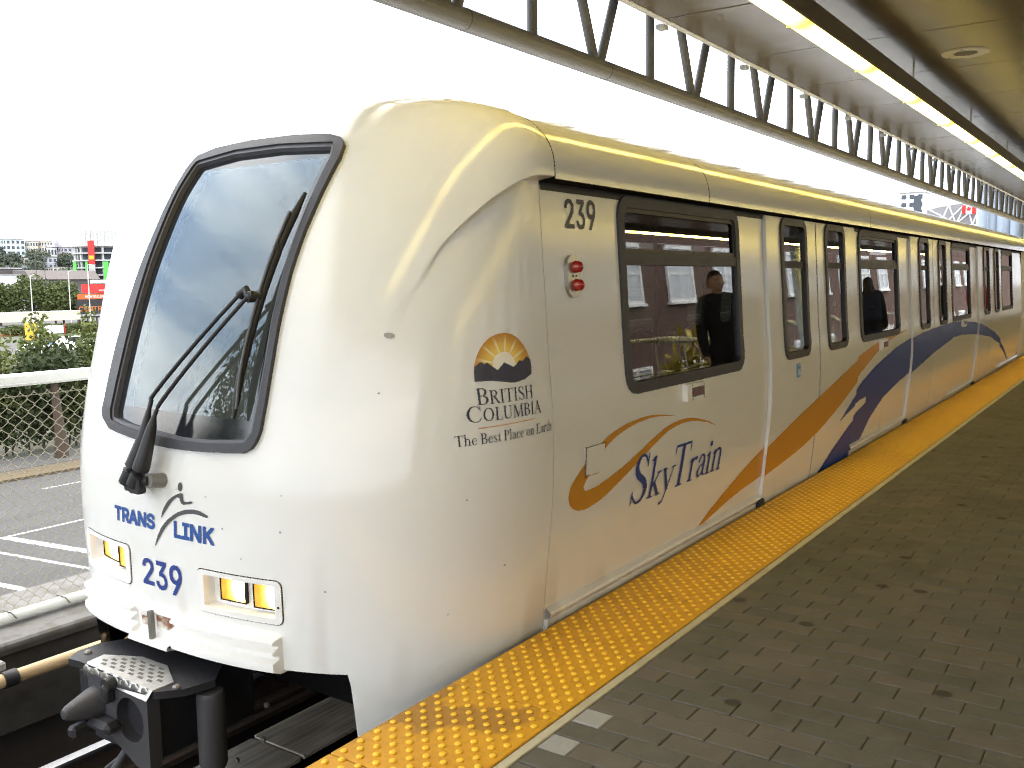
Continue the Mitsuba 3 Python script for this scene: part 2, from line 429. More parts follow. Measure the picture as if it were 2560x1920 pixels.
# anti-climber: three ledges, broken in the middle by a rusty bracket
bs('rust', (0.22, 0.085, 0.03), 0.8)
prof = [(.0, .098), (.036, .093), (.050, .087), (.050, .076), (.022, .067), (.022, .058), (.050, .048), (.052, .037), (.022, .027), (.022, .014), (.052, .004), (.055, -.012), (.052, -.03), (.02, -.045), (-.03, -.045)]
for a, b in ((.062, .606), (-.70, -.205)):
    us = np.linspace(a, b, 26); ring = []
    for o, z in prof: ring.append(FRONT(0)(us, np.full(us.shape, z)) + np.array([0, -o, 0]))
    R = np.array(ring); nb = M(R.reshape(-1, 3), grid_faces(*R.shape[:2]))
    caps = []
    for col in (0, -1):
        pv = R[:, col]
        v2, f2 = tri(Polygon([(o, z) for o, z in prof] + [(-.03, .098)]))
        k = FRONT(0)(np.full(len(v2), us[col]), v2[:, 1])
        caps.append(M(k + np.stack([0 * v2[:, 0], -v2[:, 0], 0 * v2[:, 0]], 1), f2))
    put(train + '__bumper', cat([nb] + caps), 'white_plastic', 25)
us = np.linspace(-.205, .062, 12); ring = [FRONT(0)(us, np.full(us.shape, z)) + np.array([0, -o, 0]) for o, z in ((0, .098), (.03, .09), (.02, .075), (.012, .0), (.03, -.01), (.07, -.02), (.075, -.035), (.03, -.045))]
R = np.array(ring)
bk = put(train + '__bumper_bracket', M(R.reshape(-1, 3), grid_faces(*R.shape[:2])), 'white_plastic', 30)
def rust_fn(p, n, uv): return mix((0.62, 0.58, 0.50), (0.20, 0.07, 0.025), sm(0.35, 0.62, fbm(p.x * 22, p.y * 22, p.z * 30, 3)))
bs('rust_mixed', mikit.proc(rust_fn), 0.7)
put(bk + '__post', tube([FRONT(0)(np.array([-.07]), np.array([z]))[0] + [0, -.045, 0] for z in (.10, -.02)], .014, 10), 'steel_dull', True)
put(bk + '__rusty_plate', sheet(sbox(-.06, .03, .045, .086), lambda u, z: FRONT(0)(u, z) + np.array([0, -.026, 0]), None), 'rust_mixed')
put(bk + '__rusty_plate', sheet(sbox(-.17, .022, -.09, .06), lambda u, z: FRONT(0)(u, z) + np.array([0, -.024, 0]), None), 'rust_mixed')
# ------------------------------------------------------------------ lettering
def stroke(pts, w, curved=True, n=7):
    w = np.broadcast_to(np.asarray(w, float), (len(pts),))
    if curved and len(pts) > 2:
        q = catmull(np.column_stack([pts, w]), n)
    else: q = np.column_stack([pts, w])
    return unary_union([unary_union([Point(a[:2]).buffer(max(a[2], .004) / 2, quad_segs=3), Point(b[:2]).buffer(max(b[2], .004) / 2, quad_segs=3)]).convex_hull for a, b in zip(q[:-1], q[1:])])


def glyph(ch):
    """one letter of a bookish serif face, capitals 1 high: (outline, advance)"""
    o = []
    TH, TN = .125, .05
    def v(x, a, b, w=TH, s='tb'):
        o.append(sbox(x - w / 2, a, x + w / 2, b))
        for c, z in (('b', a), ('t', b - TN)):
            if c in s: o.append(sbox(x - w / 2 - .075, z, x + w / 2 + .075, z + TN * .9))
            if c == 'h': pass
        if 'f' in s: o.append(Polygon([(x - w / 2 - .1, b - .09), (x - w / 2, b - .02), (x + w / 2, b + .01), (x + w / 2, b - .1), (x - w / 2, b - .12)]))
    def l(p, w): o.append(stroke(p, w))
    def s(p, w): o.append(stroke(p, w, False))
    def bar(x0, x1, y, t=.06): o.append(sbox(x0, y, x1, y + t))
    def foot(x): o.append(sbox(x - .12, 0, x + .12, TN * .9))
    adv = .6
    if ch in 'BPR':
        v(.16, 0, 1)
        top = [(.16, .97), (.40, .95), (.53, .76), (.41, .55), (.16, .52)]
        l(top, [.05, .06, .13, .06, .05]); adv = .64
        if ch == 'B': l([(.16, .52), (.44, .50), (.59, .27), (.44, .04), (.16, .03)], [.05, .06, .14, .06, .05]); adv = .70
        if ch == 'R': s([(.34, .52), (.66, .03)], [.12, .12]); bar(.55, .78, 0, .045); adv = .74
    elif ch == 'I': v(.18, 0, 1); adv = .37
    elif ch == 'T': v(.36, 0, 1, s='b'); bar(.02, .70, .94); s([(.03, .97), (.02, .8)], .04); s([(.69, .97), (.70, .8)], .04); adv = .72
    elif ch == 'S': l([(.50, .80), (.38, .96), (.22, .96), (.12, .80), (.2, .6), (.44, .43), (.54, .24), (.44, .05), (.25, .03), (.09, .2)], [.05, .05, .07, .12, .14, .14, .12, .07, .05, .05]); s([(.51, .98), (.51, .74)], .035); s([(.08, .02), (.08, .27)], .035); adv = .64
    elif ch == 'H': v(.16, 0, 1); v(.66, 0, 1); bar(.16, .66, .49, .055); adv = .83
    elif ch == 'C': l([(.76, .76), (.66, .93), (.48, .98), (.25, .87), (.12, .52), (.22, .15), (.48, .02), (.68, .08), (.80, .24)], [.05, .05, .05, .09, .13, .10, .05, .05, .05]); s([(.77, .98), (.77, .7)], .035); adv = .86
    elif ch == 'O': o.append(affinity.scale(Point(.44, .5).buffer(.5, quad_segs=10), .76, 1.0).difference(affinity.scale(Point(.44, .5).buffer(.45, quad_segs=10), .58, 1.0))); adv = .88
    elif ch == 'L': v(.16, 0, 1); bar(.16, .56, 0, .05); s([(.56, .02), (.585, .24)], .045); adv = .62
    elif ch == 'U': l([(.16, .98), (.16, .3), (.22, .1), (.40, .02), (.58, .1), (.64, .3), (.64, .98)], [.125, .12, .11, .07, .06, .05, .05]); bar(.02, .31, .955, .045); bar(.52, .77, .955, .045); adv = .80
    elif ch == 'M': s([(.13, .02), (.19, .98)], .045); s([(.19, .96), (.49, .06)], .12); s([(.49, .04), (.80, .96)], .045); s([(.80, .96), (.85, .02)], .12); bar(.02, .26, 0, .045); bar(.73, .98, 0, .045); bar(.06, .24, .955, .045); bar(.74, .93, .955, .045); adv = 1.0
    elif ch == 'A': s([(.10, .02), (.38, .98)], .05); s([(.36, .98), (.66, .02)], .13); bar(.2, .54, .32, .05); bar(.0, .22, 0, .045); bar(.52, .80, 0, .045); adv = .80
    elif ch == 'E': v(.16, 0, 1); bar(.16, .56, .945, .055); bar(.16, .46, .5, .05); bar(.16, .58, 0, .055); s([(.555, .97), (.56, .8)], .04); s([(.46, .6), (.46, .42)], .035); s([(.58, .02), (.60, .22)], .04); adv = .66
    elif ch == 'h': v(.14, 0, 1.04, .1, 'bf'); l([(.14, .46), (.26, .6), (.40, .60), (.47, .46), (.47, .02)], [.04, .07, .08, .1, .1]); foot(.47); adv = .62
    elif ch == 'n': v(.14, 0, .62, .1, 'bf'); l([(.14, .46), (.26, .6), (.40, .60), (.47, .46), (.47, .02)], [.04, .07, .08, .1, .1]); foot(.47); adv = .62
    elif ch == 'r': v(.14, 0, .62, .1, 'bf'); l([(.14, .44), (.24, .58), (.36, .58)], [.04, .07, .1]); adv = .40
    elif ch == 'e': bar(.10, .46, .35, .045); l([(.46, .37), (.43, .53), (.29, .61), (.14, .51), (.09, .30), (.16, .09), (.30, .02), (.47, .14)], [.05, .07, .05, .09, .11, .09, .06, .04]); adv = .54
    elif ch == 's': l([(.37, .48), (.30, .59), (.17, .59), (.11, .47), (.22, .34), (.36, .20), (.33, .05), (.18, .02), (.07, .14)], [.04, .04, .06, .09, .1, .1, .08, .05, .04]); adv = .46
    elif ch == 't': l([(.17, .82), (.17, .2), (.23, .04), (.36, .06)], [.05, .1, .09, .04]); bar(.04, .36, .565, .045); adv = .38
    elif ch == 'l': v(.14, 0, 1.04, .1, 'bf'); adv = .29
    elif ch == 'a': l([(.11, .46), (.2, .6), (.34, .58), (.39, .44), (.39, .1), (.48, .03)], [.09, .05, .06, .1, .1, .04]); l([(.39, .36), (.2, .3), (.10, .16), (.18, .03), (.39, .14)], [.04, .06, .1, .07, .04]); adv = .50
    elif ch == 'c': l([(.44, .48), (.34, .6), (.18, .54), (.09, .32), (.15, .1), (.29, .02), (.46, .14)], [.08, .05, .08, .11, .09, .06, .04]); adv = .50
    elif ch == 'o': o.append(affinity.scale(Point(.29, .31).buffer(.31, quad_segs=8), .84, 1).difference(affinity.scale(Point(.29, .31).buffer(.27, quad_segs=8), .58, 1))); adv = .58
    elif ch == 'i': v(.14, 0, .62, .1, 'bf'); o.append(Point(.15, .84).buffer(.075)); adv = .29
    elif ch == 'k': v(.14, 0, 1.04, .1, 'bf'); s([(.16, .26), (.42, .58)], .045); bar(.32, .52, .575, .04); s([(.24, .36), (.48, .03)], .1); bar(.38, .6, 0, .04); adv = .58
    elif ch == 'y': s([(.08, .6), (.30, .06)], .1); s([(.50, .6), (.30, .06), (.19, -.22), (.08, -.26)], [.04, .045, .05, .08]); bar(.0, .2, .575, .04); bar(.4, .6, .575, .04); adv = .46
    elif ch == ' ': adv = .28
    return (unary_union(o) if o else Polygon()), adv


def words(parts):
    """[(text, size)] -> outline on a baseline, width"""
    x, out = 0, []
    for text, size in parts:
        for ch in text:
            g, a = glyph(ch)
            if not g.is_empty: out.append(affinity.translate(affinity.scale(g, size, size, origin=(0, 0)), x, 0))
            x += a * size + .02
    return unary_union(out), x


def fit(g, w, x0, x1, z0, z1, cap=1.0, slant=0.0, dip=0.0):
    """outline of width w to the line x0..x1 on the train, capitals z0..z1; dip lifts the far end"""
    sx, sz = (x1 - x0) / w, (z1 - z0) / cap
    return affinity.affine_transform(g, [sx, sx * slant, dip / w, sz, x0, z0])


def sans(text, x0, x1, z0, z1, bold=False, slant=0.0):
    """outlines from the sans lettering helper, fitted to a box"""
    m = meshkit.text_mesh(text, 1.0, 0.5, bold=bold)
    top = m.faces[(m.face_normals[:, 2] > .9)]
    v = m.vertices[:, :2]
    g = unary_union([Polygon(v[f]).buffer(.001) for f in top]).simplify(.004)
    a, b, c, d = g.bounds
    g = affinity.affine_transform(g, [(x1 - x0) / (c - a), slant * (x1 - x0) / (c - a), 0, (z1 - z0) / (d - b), x0 - a * (x1 - x0) / (c - a), z0 - b * (z1 - z0) / (d - b)])
    return g


def decal(parent, name, g, fn, bsdf, du=None, dv=.05): return put(parent + '__' + name, sheet(g, fn, dv, du), bsdf, True)


DF = FRONT(.003)
for w_, a, b, c, d in (('TRANS', -.374, -.076, .437, .495), ('LINK', .059, .294, .424, .486)): decal(train, 'front_lettering', sans(w_, a, b, c, d, False).buffer(.0042), DF, 'decal_royal')
fig = unary_union([affinity.scale(Point(.094, .631).buffer(.0165), .85, 1.05), Polygon(catmull([(-.028,.491),(-.010,.534),(.024,.571),(.068,.596),(.106,.607),(.1135,.596),(.116,.582),(.127,.574),(.168,.581),(.168,.572),(.12,.562),(.102,.566),(.094,.581),(.086,.587),(.066,.582),(.034,.557),(.002,.522)], 4, True)), Polygon(catmull([(-.073,.366),(-.054,.411),(-.018,.460),(.035,.502),(.094,.532),(.151,.547),(.206,.549),(.259,.536),(.257,.526),(.198,.532),(.151,.529),(.094,.514),(.035,.482),(-.012,.440),(-.049,.395)], 4, True))]).buffer(0)
decal(train, 'front_emblem', fig, DF, 'decal_grey')
decal(train, 'front_number', unary_union([sans('2', -.171, -.092, .191, .306, True), sans('3', -.077, -.002, .183, .306, True), sans('9', .014, .096, .176, .306, True)]), DF, 'decal_blue')
spots = unary_union([Point(a, b).buffer(r) for a, b, r in ((.249,.609,.0035),(.622,.646,.003),(.343,.493,.004),(.62,.508,.0045),(.437,.386,.003),(.789,.292,.004),(.07,.62,.003),(-.2,.58,.003))] + [affinity.rotate(sbox(.1 + k * .031, .088 - k * .0006, .118 + k * .031 + (k % 3) * .006, .0915 - k * .0006), (k * 37) % 9 - 4) for k in range(0, 15, 1) if k % 4 != 1])
decal(train, 'paint_chips', spots, DF, 'paint_chip')

S0, S3 = SIDE(), SIDE(.003)
bc = words([('B', 1.22), ('RITISH', 1.0)]); decal(train, 'side_lettering', fit(*bc, 2.813, 3.090, .972, 1.024, 1.0, 0, .004), S3, 'decal_navy', .06)
bc = words([('C', 1.22), ('OLUMBIA', 1.0)]); decal(train, 'side_lettering', fit(*bc, 2.768, 3.138, .908, .958, 1.0, 0, .004), S3, 'decal_navy', .06)
bc = words([('The Best Place on Earth', 1.0)]); decal(train, 'side_lettering', fit(*bc, 2.722, 3.207, .823, .864, 1.0, 0, .009), S3, 'decal_navy', .06)
decal(train, 'side_rule', Polygon([(2.808, .8835), (3.091, .8915), (3.091, .8945), (2.808, .8865)]), S3, 'decal_orange', .06)
DOME = Polygon(catmull([(2.818,1.095),(2.824,1.123),(2.838,1.159),(2.864,1.198),(2.896,1.224),(2.932,1.236),(2.958,1.238),(2.985,1.234),(3.022,1.216),(3.056,1.182),(3.081,1.141),(3.091,1.101)], 4).tolist() + [(3.088, 1.071)] + catmull([(3.045,1.053),(2.989,1.045),(2.94,1.051),(2.88,1.060),(2.817,1.060)], 3).tolist())
MOUNT = Polygon([(2.817,1.060),(2.818,1.095),(2.822,1.115),(2.848,1.134),(2.861,1.124),(2.872,1.130),(2.912,1.098),(2.946,1.126),(2.969,1.115),(2.990,1.105),(3.022,1.128),(3.042,1.125),(3.066,1.142),(3.086,1.128),(3.091,1.101),(3.088,1.071)] + catmull([(3.045,1.053),(2.989,1.045),(2.94,1.051),(2.88,1.060),(2.817,1.060)], 3).tolist()).buffer(0)


def sun_fn(p, n, uv):
    y, z = p.y - 2.947, p.z - 1.115
    r = dr.sqrt(y * y * 0.9 + z * z) / 0.125
    a = dr.atan2(z, y)
    ray = sm(0.55, 0.95, dr.cos(a * 13.0)) * sm(1.0, 0.5, r)
    c = mix((0.80, 0.55, 0.10), (0.52, 0.23, 0.015), sm(0.45, 0.95, r))
    return mix(mix(c, (0.86, 0.78, 0.45), ray), (0.84, 0.81, 0.70), sm(0.43, 0.39, r))


bs('sunburst', mikit.proc(sun_fn), 0.4, coat=0.8)
decal(train, 'side_emblem', DOME, S3, 'sunburst', .04, .03)
decal(train, 'side_emblem', MOUNT.intersection(DOME.buffer(.001)), SIDE(.0045), 'decal_navy', .04, .03)
decal(train, 'side_number', unary_union([sans('2', 3.406, 3.483, 1.653, 1.778, True), sans('3', 3.502, 3.574, 1.652, 1.780, True), sans('9', 3.590, 3.668, 1.652, 1.784, True)]), S3, 'decal_navy')
decal(train, 'paint_chips', unary_union([Point(2.62, 1.24).buffer(.011), Point(2.75, .62).buffer(.004), Point(2.93, .33).buffer(.005), Point(2.56, 1.03).buffer(.003), Point(2.7, .18).buffer(.003)]), S3, 'paint_chip', .04, .04)

# ------------------------------------------------------------------ sides: body panels, doors, windows
YE = 18.45
DOORS = [(5.755, 6.785, 7.82), (9.80, 10.865, 11.90), (13.80, 14.93, 15.93)]
WINS = [(3.862, 5.345), (7.965, 9.345), (12.0, 13.27), (16.02, 17.28)]
DW = [(6.02, 6.55), (6.98, 7.49), (10.15, 10.63), (11.14, 11.57), (14.24, 14.74), (15.20, 15.63)]
DP = .022
Z0, Z1 = -.14, 1.820
spans = [(YS + .004, DOORS[0][0]), (DOORS[0][2], DOORS[1][0]), (DOORS[1][2], DOORS[2][0]), (DOORS[2][2], YE)]


def window_poly(a, b, door=False):
    return rrect(a, .900, b, 1.825, .10 if not door else .085, 7)


def window(parent, a, b, off, door):
    P = window_poly(a, b, door)
    wd = .055 if not door else .048
    I = P.buffer(-wd)
    w = put(parent + ('__window_frame' if door else '__window'), cat([sheet(P.difference(I), SIDE(off + .012), .05), rim(P, SIDE(off - .03), SIDE(off + .012)), rim(I, SIDE(off - .03), SIDE(off + .012))]), 'gasket_grey' if not door else 'gasket_brown', 35)
    if door:
        put(parent + '__pane', sheet(I.buffer(.006), SIDE(off - .006), .08), 'window_glass', True)
        put(parent + '__notice', sheet(sbox(I.bounds[0] + .012, 1.50, I.bounds[2] - .012, 1.545), SIDE(off - .002), .1), 'notice_strip')
    else:
        T1 = sbox(a, 1.505, b, 1.56).intersection(I.buffer(.01))
        put(w + '__transom', cat([sheet(T1, SIDE(off + .008), .05), rim(T1, SIDE(off - .02), SIDE(off + .008))]), 'gasket_grey', 35)
        put(w + '__pane', sheet(I.buffer(.006).intersection(sbox(a, .8, b, 1.51)), SIDE(off - .006), .08), 'window_glass', True)
        tilt = SIDE(off - .010)
        put(w + '__hopper_pane', sheet(I.buffer(.006).intersection(sbox(a, 1.55, b, 1.9)), tilt, .08), 'window_glass', True)
        fr = I.intersection(sbox(a, 1.56, b, 1.9)); fr = fr.difference(fr.buffer(-.022))
        put(w + '__hopper_frame', sheet(fr, SIDE(off + .002), .05), 'gasket_brown', 35)
    return w


bs('notice_strip', (0.035, 0.035, 0.045), 0.6)
for k, (a, b) in enumerate(spans):
    P = sbox(a, Z0, b, Z1).difference(window_poly(*WINS[k]).buffer(-.01))
    pn = put(train + '__side_panel', cat([sheet(P, S0, .04), rim(sbox(a, Z0, b, Z1), SIDE(-.05), S0, .05)]), 'white_paint', 30)
    window(train, *WINS[k], 0.0, False)
    put(pn + '__sill_ledge', cat([sheet(sbox(a + .01, .012, b - .01, .062), lambda y, z: np.stack([XC + _hz(.04) + .030 * np.sin(np.pi * np.clip((z - .012) / .05, 0, 1)) ** .6 + 0 * y, y, z], -1), .01), box(XC + 1.19, XC + _hz(0) + .018, a + .01, b - .01, -.10, .012)]), 'white_paint', 40)
for k, (a, m, b) in enumerate(DOORS):
    for j, (c, d) in enumerate(((a + .018, m - .012), (m + .012, b - .016))):
        D = sbox(c, -.03, d, 1.825)
        wv = DW[2 * k + j]
        P = D.difference(window_poly(*wv, True).buffer(-.01))
        dk = put(train + '__door', cat([sheet(P, SIDE(DP), .04), rim(D, SIDE(-.012), SIDE(DP), .1)]), 'white_paint', 30)
        window(dk, *wv, DP, True)
        if k == 0 and j == 0:
            wc = put(dk + '__wheelchair_sticker', sheet(sbox(6.245, .77, 6.325, .862), SIDE(DP + .003), .1), 'decal_sky')
            put(wc + '_symbol', sheet(unary_union([Point(6.285, .85).buffer(.008), stroke([(6.283, .838), (6.283, .81), (6.302, .81), (6.31, .79)], .008, False), Point(6.283, .800).buffer(.02).difference(Point(6.283, .80).buffer(.013))]), SIDE(DP + .0045), .1), 'decal_white')
    put(train + '__door_seal', cat([sheet(sbox(a - .016, -.06, a + .018, Z1), SIDE(-.012), .06), sheet(sbox(m - .014, -.05, m + .014, Z1), SIDE(DP - .004), .06), sheet(sbox(b - .016, -.05, b + .006, Z1), SIDE(-.012), .06)]), 'black_rubber')
    put(train + '__door_guide', box(XC + _hz(0) - .02, XC + _hz(0) + .05, a - .06, a + .02, -.03, .035, .006), 'black_rubber')

# livery bands and route lettering, broken where the doors stand proud
def band(name, g, bsdf):
    D = unary_union([sbox(a + .018, -.2, b - .016, 2) for a, m, b in DOORS])
    a, b = g.difference(D), g.intersection(D)
    sig = []
    if not a.is_empty: sig.append(sheet(a, SIDE(.0025), .04))
    if not b.is_empty: sig.append(sheet(b, SIDE(DP + .0025), .04))
    put(train + '__' + name, cat(sig), bsdf, 30)
up = catmull([(4.75,.031),(4.96,.125),(5.322,.245),(5.62,.33),(5.763,.365),(6.268,.480),(6.745,.575),(7.244,.672),(7.698,.755),(8.089,.820),(8.516,.870),(9.054,.908),(9.649,.922)], 5)
lo = catmull([(9.649,.922),(9.123,.882),(8.775,.842),(8.452,.775),(7.987,.655),(7.742,.575),(7.438,.480),(7.147,.395),(6.832,.315),(6.376,.240),(5.77,.178),(5.43,.150),(5.148,.11),(4.949,.074)], 5)
band('orange_band', Polygon(np.vstack([up, lo])).buffer(0), 'decal_orange')
bl = [(6.86, -.06), (7.30, .12), (7.72, .258), (8.01, .335), (8.5, .42), (9.10, .452), (8.5, .446), (8.02, .418), (7.74, .385), (7.40, .318), (7.70, .455), (8.01, .570), (8.45, .672), (9.12, .775), (9.75, .835), (10.3, .868), (10.87, .887), (11.8, .903), (12.64, .885), (13.6, .833), (14.1, .78), (15.26, .615), (15.95, .475), (16.7, .28), (17.35, .06), (17.28, .06), (16.6, .25), (15.78, .43), (14.85, .573), (13.7, .668), (12.65, .718), (11.88, .712), (10.86, .620), (10.07, .520), (9.4, .445), (8.86, .355), (8.47, .225), (8.19, .06), (8.08, -.06)]
band('blue_band', Polygon(bl).buffer(.03).buffer(-.06).buffer(.03).union(Polygon(bl).buffer(0)), 'decal_blue')
ring = [(4.915,.626,1),(4.79,.661,6),(4.632,.692,11),(4.485,.703,15),(4.312,.690,19),(4.182,.657,22),(4.029,.609,27),(3.884,.562,33),(3.747,.523,42),(3.617,.492,52),(3.503,.480,58),(3.439,.492,58),(3.411,.523,52),(3.419,.560,44),(3.477,.606,38),(3.538,.648,32),(3.613,.691,27),(3.705,.728,22),(3.844,.757,17),(4.021,.772,12),(4.178,.769,7),(4.378,.745,1)]
q = catmull(np.array([(a, b, c * .00072) for a, b, c in ring]), 5)
swoosh = unary_union([unary_union([affinity.scale(Point(a[:2]).buffer(max(a[2], .0015), quad_segs=4), 1.75, 1), affinity.scale(Point(b[:2]).buffer(max(b[2], .0015), quad_segs=4), 1.75, 1)]).convex_hull for a, b in zip(q[:-1], q[1:])])
decal(train, 'swoosh_emblem', swoosh, S3, 'decal_orange')
sk = words([('S', 1.18), ('ky', 1.0), ('T', 1.12), ('rain', 1.0)])
decal(train, 'route_lettering', fit(*sk, 3.905, 5.045, .362, .562, 1.0, .16, -.006), SIDE(.0045), 'decal_blue')

bs('rust_dark', (0.10, 0.045, 0.02), 0.8)
# small fittings on the front side panel
mk = put(train + '__marker_light', cat([sheet(rrect(3.378, 1.363, 3.486, 1.543, .053, 8), SIDE(.018), .03), rim(rrect(3.378, 1.363, 3.486, 1.543, .053, 8), S0, SIDE(.018), .02)]), 'steel', 40)
for zc in (1.492, 1.416):
    prf = [(0.0, .036), (.012, .034), (.022, .026), (.026, .0)]
    m = lathe(prf[::-1], 18, axis='x'); m.apply_translation(SIDE(.016)(np.array([3.445]), np.array([zc]))[0])
    put(mk + '__lens', m, 'red_lens', True)
for yc in (3.418, 3.446): put(mk + '__screw', sheet(Point(yc, 1.455).buffer(.005), SIDE(.02), None), 'seam_dark')
for (ya, yb, za, zb_) in ((4.482, 4.708, .803, .892), (8.55, 8.78, .80, .89), (12.55, 12.80, .82, .905)):
    B = sbox(ya, za, yb, zb_)
    sg = put(train + '__notice_box', cat([sheet(B, SIDE(.03), .1), rim(B, S0, SIDE(.03), .1)]), 'white_plastic', 30)
    put(sg + '__panel', sheet(sbox(ya + .05, za + .02, yb - .015, zb_ - .02), SIDE(.0315), .1), 'lip_grey')
    tx = [sbox(ya + .062 + .012 * i, za + .032 + .02 * r_, ya + .070 + .012 * i, za + .04 + .02 * r_) for r_ in range(2) for i in range(10) if (i * 7 + r_ * 3) % 5]
    put(sg + '__print', sheet(unary_union(tx), SIDE(.033), .1), 'decal_red')
    put(sg + '__screw', sheet(unary_union([Point(a, b).buffer(.006) for a in (ya + .055, yb - .025) for b in (za + .01, zb_ - .01)]), SIDE(.033), .1), 'seam_dark')
H = sbox(3.472, .590, 3.645, .717)
ht = put(train + '__hatch', cat([sheet(H.buffer(-.003), SIDE(.006), .05), rim(H.buffer(-.003), S0, SIDE(.006), .1)]), 'white_paint')
put(ht + '__rusty_edge', sheet(unary_union([sbox(3.468, .585, 3.478, .72), sbox(3.468, .714, 3.65, .7175), sbox(3.468, .5865, 3.59, .589), sbox(3.64, .69, 3.644, .717)]), SIDE(.0075), .1), 'rust_dark')

# roof with its overhanging cove, gutter shadow gap, seams
zz = np.concatenate([[1.838], 1.85 + .40 * np.sin(np.linspace(0, np.pi / 2, 40)) ** 1.4])
rr = np.clip((zz - 1.85) / .40, 0, 1)
xx = 1.30 * np.clip(1 - rr ** 2.6, 0, 1) ** (1 / 2.6)
prof = np.vstack([np.column_stack([xx, zz]), np.column_stack([-xx[::-1][1:], zz[::-1][1:]])])
def strip(y0, y1, prof):
    ys = [y0, y1]; n = len(prof)
    v = np.array([[XC + x, y, z] for y in ys for x, z in prof])
    return M(v, grid_faces(2, n))
cuts = [YS + .006, 4.768, 8.1, 12.2, 16.3, YE + .06]
for a, b in zip(cuts[:-1], cuts[1:]): put(train + '__roof_panel', strip(a, b - .008, prof), 'white_paint', 40)
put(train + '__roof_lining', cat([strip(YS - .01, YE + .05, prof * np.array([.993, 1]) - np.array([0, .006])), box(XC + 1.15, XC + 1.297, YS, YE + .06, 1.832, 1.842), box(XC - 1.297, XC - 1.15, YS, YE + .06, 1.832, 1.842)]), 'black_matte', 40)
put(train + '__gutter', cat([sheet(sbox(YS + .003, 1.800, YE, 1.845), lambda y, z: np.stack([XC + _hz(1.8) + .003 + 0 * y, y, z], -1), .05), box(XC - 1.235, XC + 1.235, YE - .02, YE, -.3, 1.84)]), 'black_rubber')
put(train + '__roof_gap', box(XC + .93, XC + 1.0, YS + .03, YS + .42, 2.10, 2.142), 'black_rubber')
put(train + '__roof_rail', strip(YS + .3, YE, np.array([[.86, 2.165], [.86, 2.20], [.80, 2.215], [.80, 2.17]])), 'white_paint')
tail = [(XC + _hz(z) * s - (.15 if z < 1.8 else .3) * s * 0, YE, z) for s in (1,) for z in np.linspace(Z0, 1.84, 8)]
# far side, floor, ceiling, underframe, seats, poles
FAR = unary_union([window_poly(*w) for w in WINS] + [window_poly(*w, True) for w in DW])
put(train + '__far_side', sheet(sbox(YS, Z0, YE, Z1).difference(FAR), SIDE(0, -1), .08), 'white_paint', 30)
put(train + '__far_lining', sheet(sbox(YS, 0, YE, Z1).difference(FAR), SIDE(-.04, -1), .3), 'dark_interior')
put(train + '__far_glass', sheet(FAR, SIDE(-.02, -1), .1), 'window_glass', True)
put(train + '__near_lining', sheet(sbox(YS, 0, YE, Z1).difference(FAR.buffer(.03)), SIDE(-.06), .3), 'dark_interior')
put(train + '__floor', box(XC - 1.2, XC + 1.2, YS, YE - .03, -.06, -.01), 'dark_interior')
put(train + '__ceiling', box(XC - 1.1, XC + 1.1, YS, YE - .03, 1.93, 1.96), 'dark_interior')
put(train + '__underframe', cat([box(XC - 1.05, XC + 1.05, 3.4, YE - .3, -.72, -.16), box(XC - 1.1, XC + 1.1, 2.75, 3.4, -.34, -.16)]), 'black_matte')
for y in np.arange(3.9, 17.6, .9):
    if any(a - .35 < y < b + .1 for a, m, b in DOORS): continue
    put(train + '__seat', cat([box(XC - 1.1, XC - .62, y, y + .44, .36, .46, .03), box(XC - 1.12, XC - .98, y, y + .44, .44, .92, .03)]), 'seat_fabric')
    put(train + '__seat', cat([box(XC + .66, XC + 1.12, y, y + .44, .36, .46, .03), box(XC + 1.02, XC + 1.15, y, y + .44, .44, .86, .03)]), 'seat_fabric')
for a, m, b in DOORS: put(train + '__grab_pole', tube([(XC, m, 0), (XC, m, 1.93)], .018, 10), 'steel', True)

# coupler under the nose
bs('coupler_dark', (0.022, 0.022, 0.026), 0.5, 0.2)
bs('coupler_grey', (0.05, 0.05, 0.055), 0.55, 0.2)
def tread_fn(p, n, uv): return mix((0.52, 0.52, 0.51), (0.72, 0.72, 0.70), fbm(p.x * 40, p.y * 40, 0, 3))
scene['tread_metal'] = {'type': 'twosided', 'bsdf': {'type': 'principled', 'base_color': mikit.proc(tread_fn), 'roughness': .33, 'metallic': .75}}
def ext(pts, z0, z1):
    m = trimesh.creation.extrude_polygon(Polygon(pts), z1 - z0, engine='earcut'); m.apply_translation((XC, 0, z0)); return m
cp = put(train + '__coupler', cat([ext([(-.40, 2.06), (-.445, 2.13), (-.445, 2.24), (-.38, 2.36), (.16, 2.42), (.30, 2.26), (.27, 2.14), (.20, 2.06), (.12, 2.055), (-.33, 2.07)], -.145, -.115), box(XC - .30, XC + .13, 2.09, 2.6, -.45, -.145, .02), box(XC - .42, XC - .30, 2.10, 2.5, -.40, -.145, .03)]), 'coupler_dark', 30)
fx = [(-.235, -.13), (.165, -.13), (.165, -.44), (.10, -.455), (-.02, -.40), (-.1, -.36), (-.235, -.34)]
face = Polygon(fx).difference(affinity.scale(Point(.045, -.262).buffer(.09, quad_segs=10), 1, 1))
fm = extrude_y(face, 2.045, 2.10); fm.apply_translation((XC, 0, 0))
put(cp + '__face_plate', fm, 'coupler_grey', 30)
put(cp + '__funnel', lathe([(.09, 0), (.082, .05), (.04, .13), (0, .14)], 24, (XC + .045, 2.05, -.262), 'y'), 'coupler_dark', True)
cone = lathe([(0, 0), (.018, .004), (.03, .02), (.062, .12), (.070, .16), (.070, .2)], 22, (XC - .185, 1.90, -.245), 'y')
put(cp + '__guide_cone', cone, 'coupler_grey', 40)
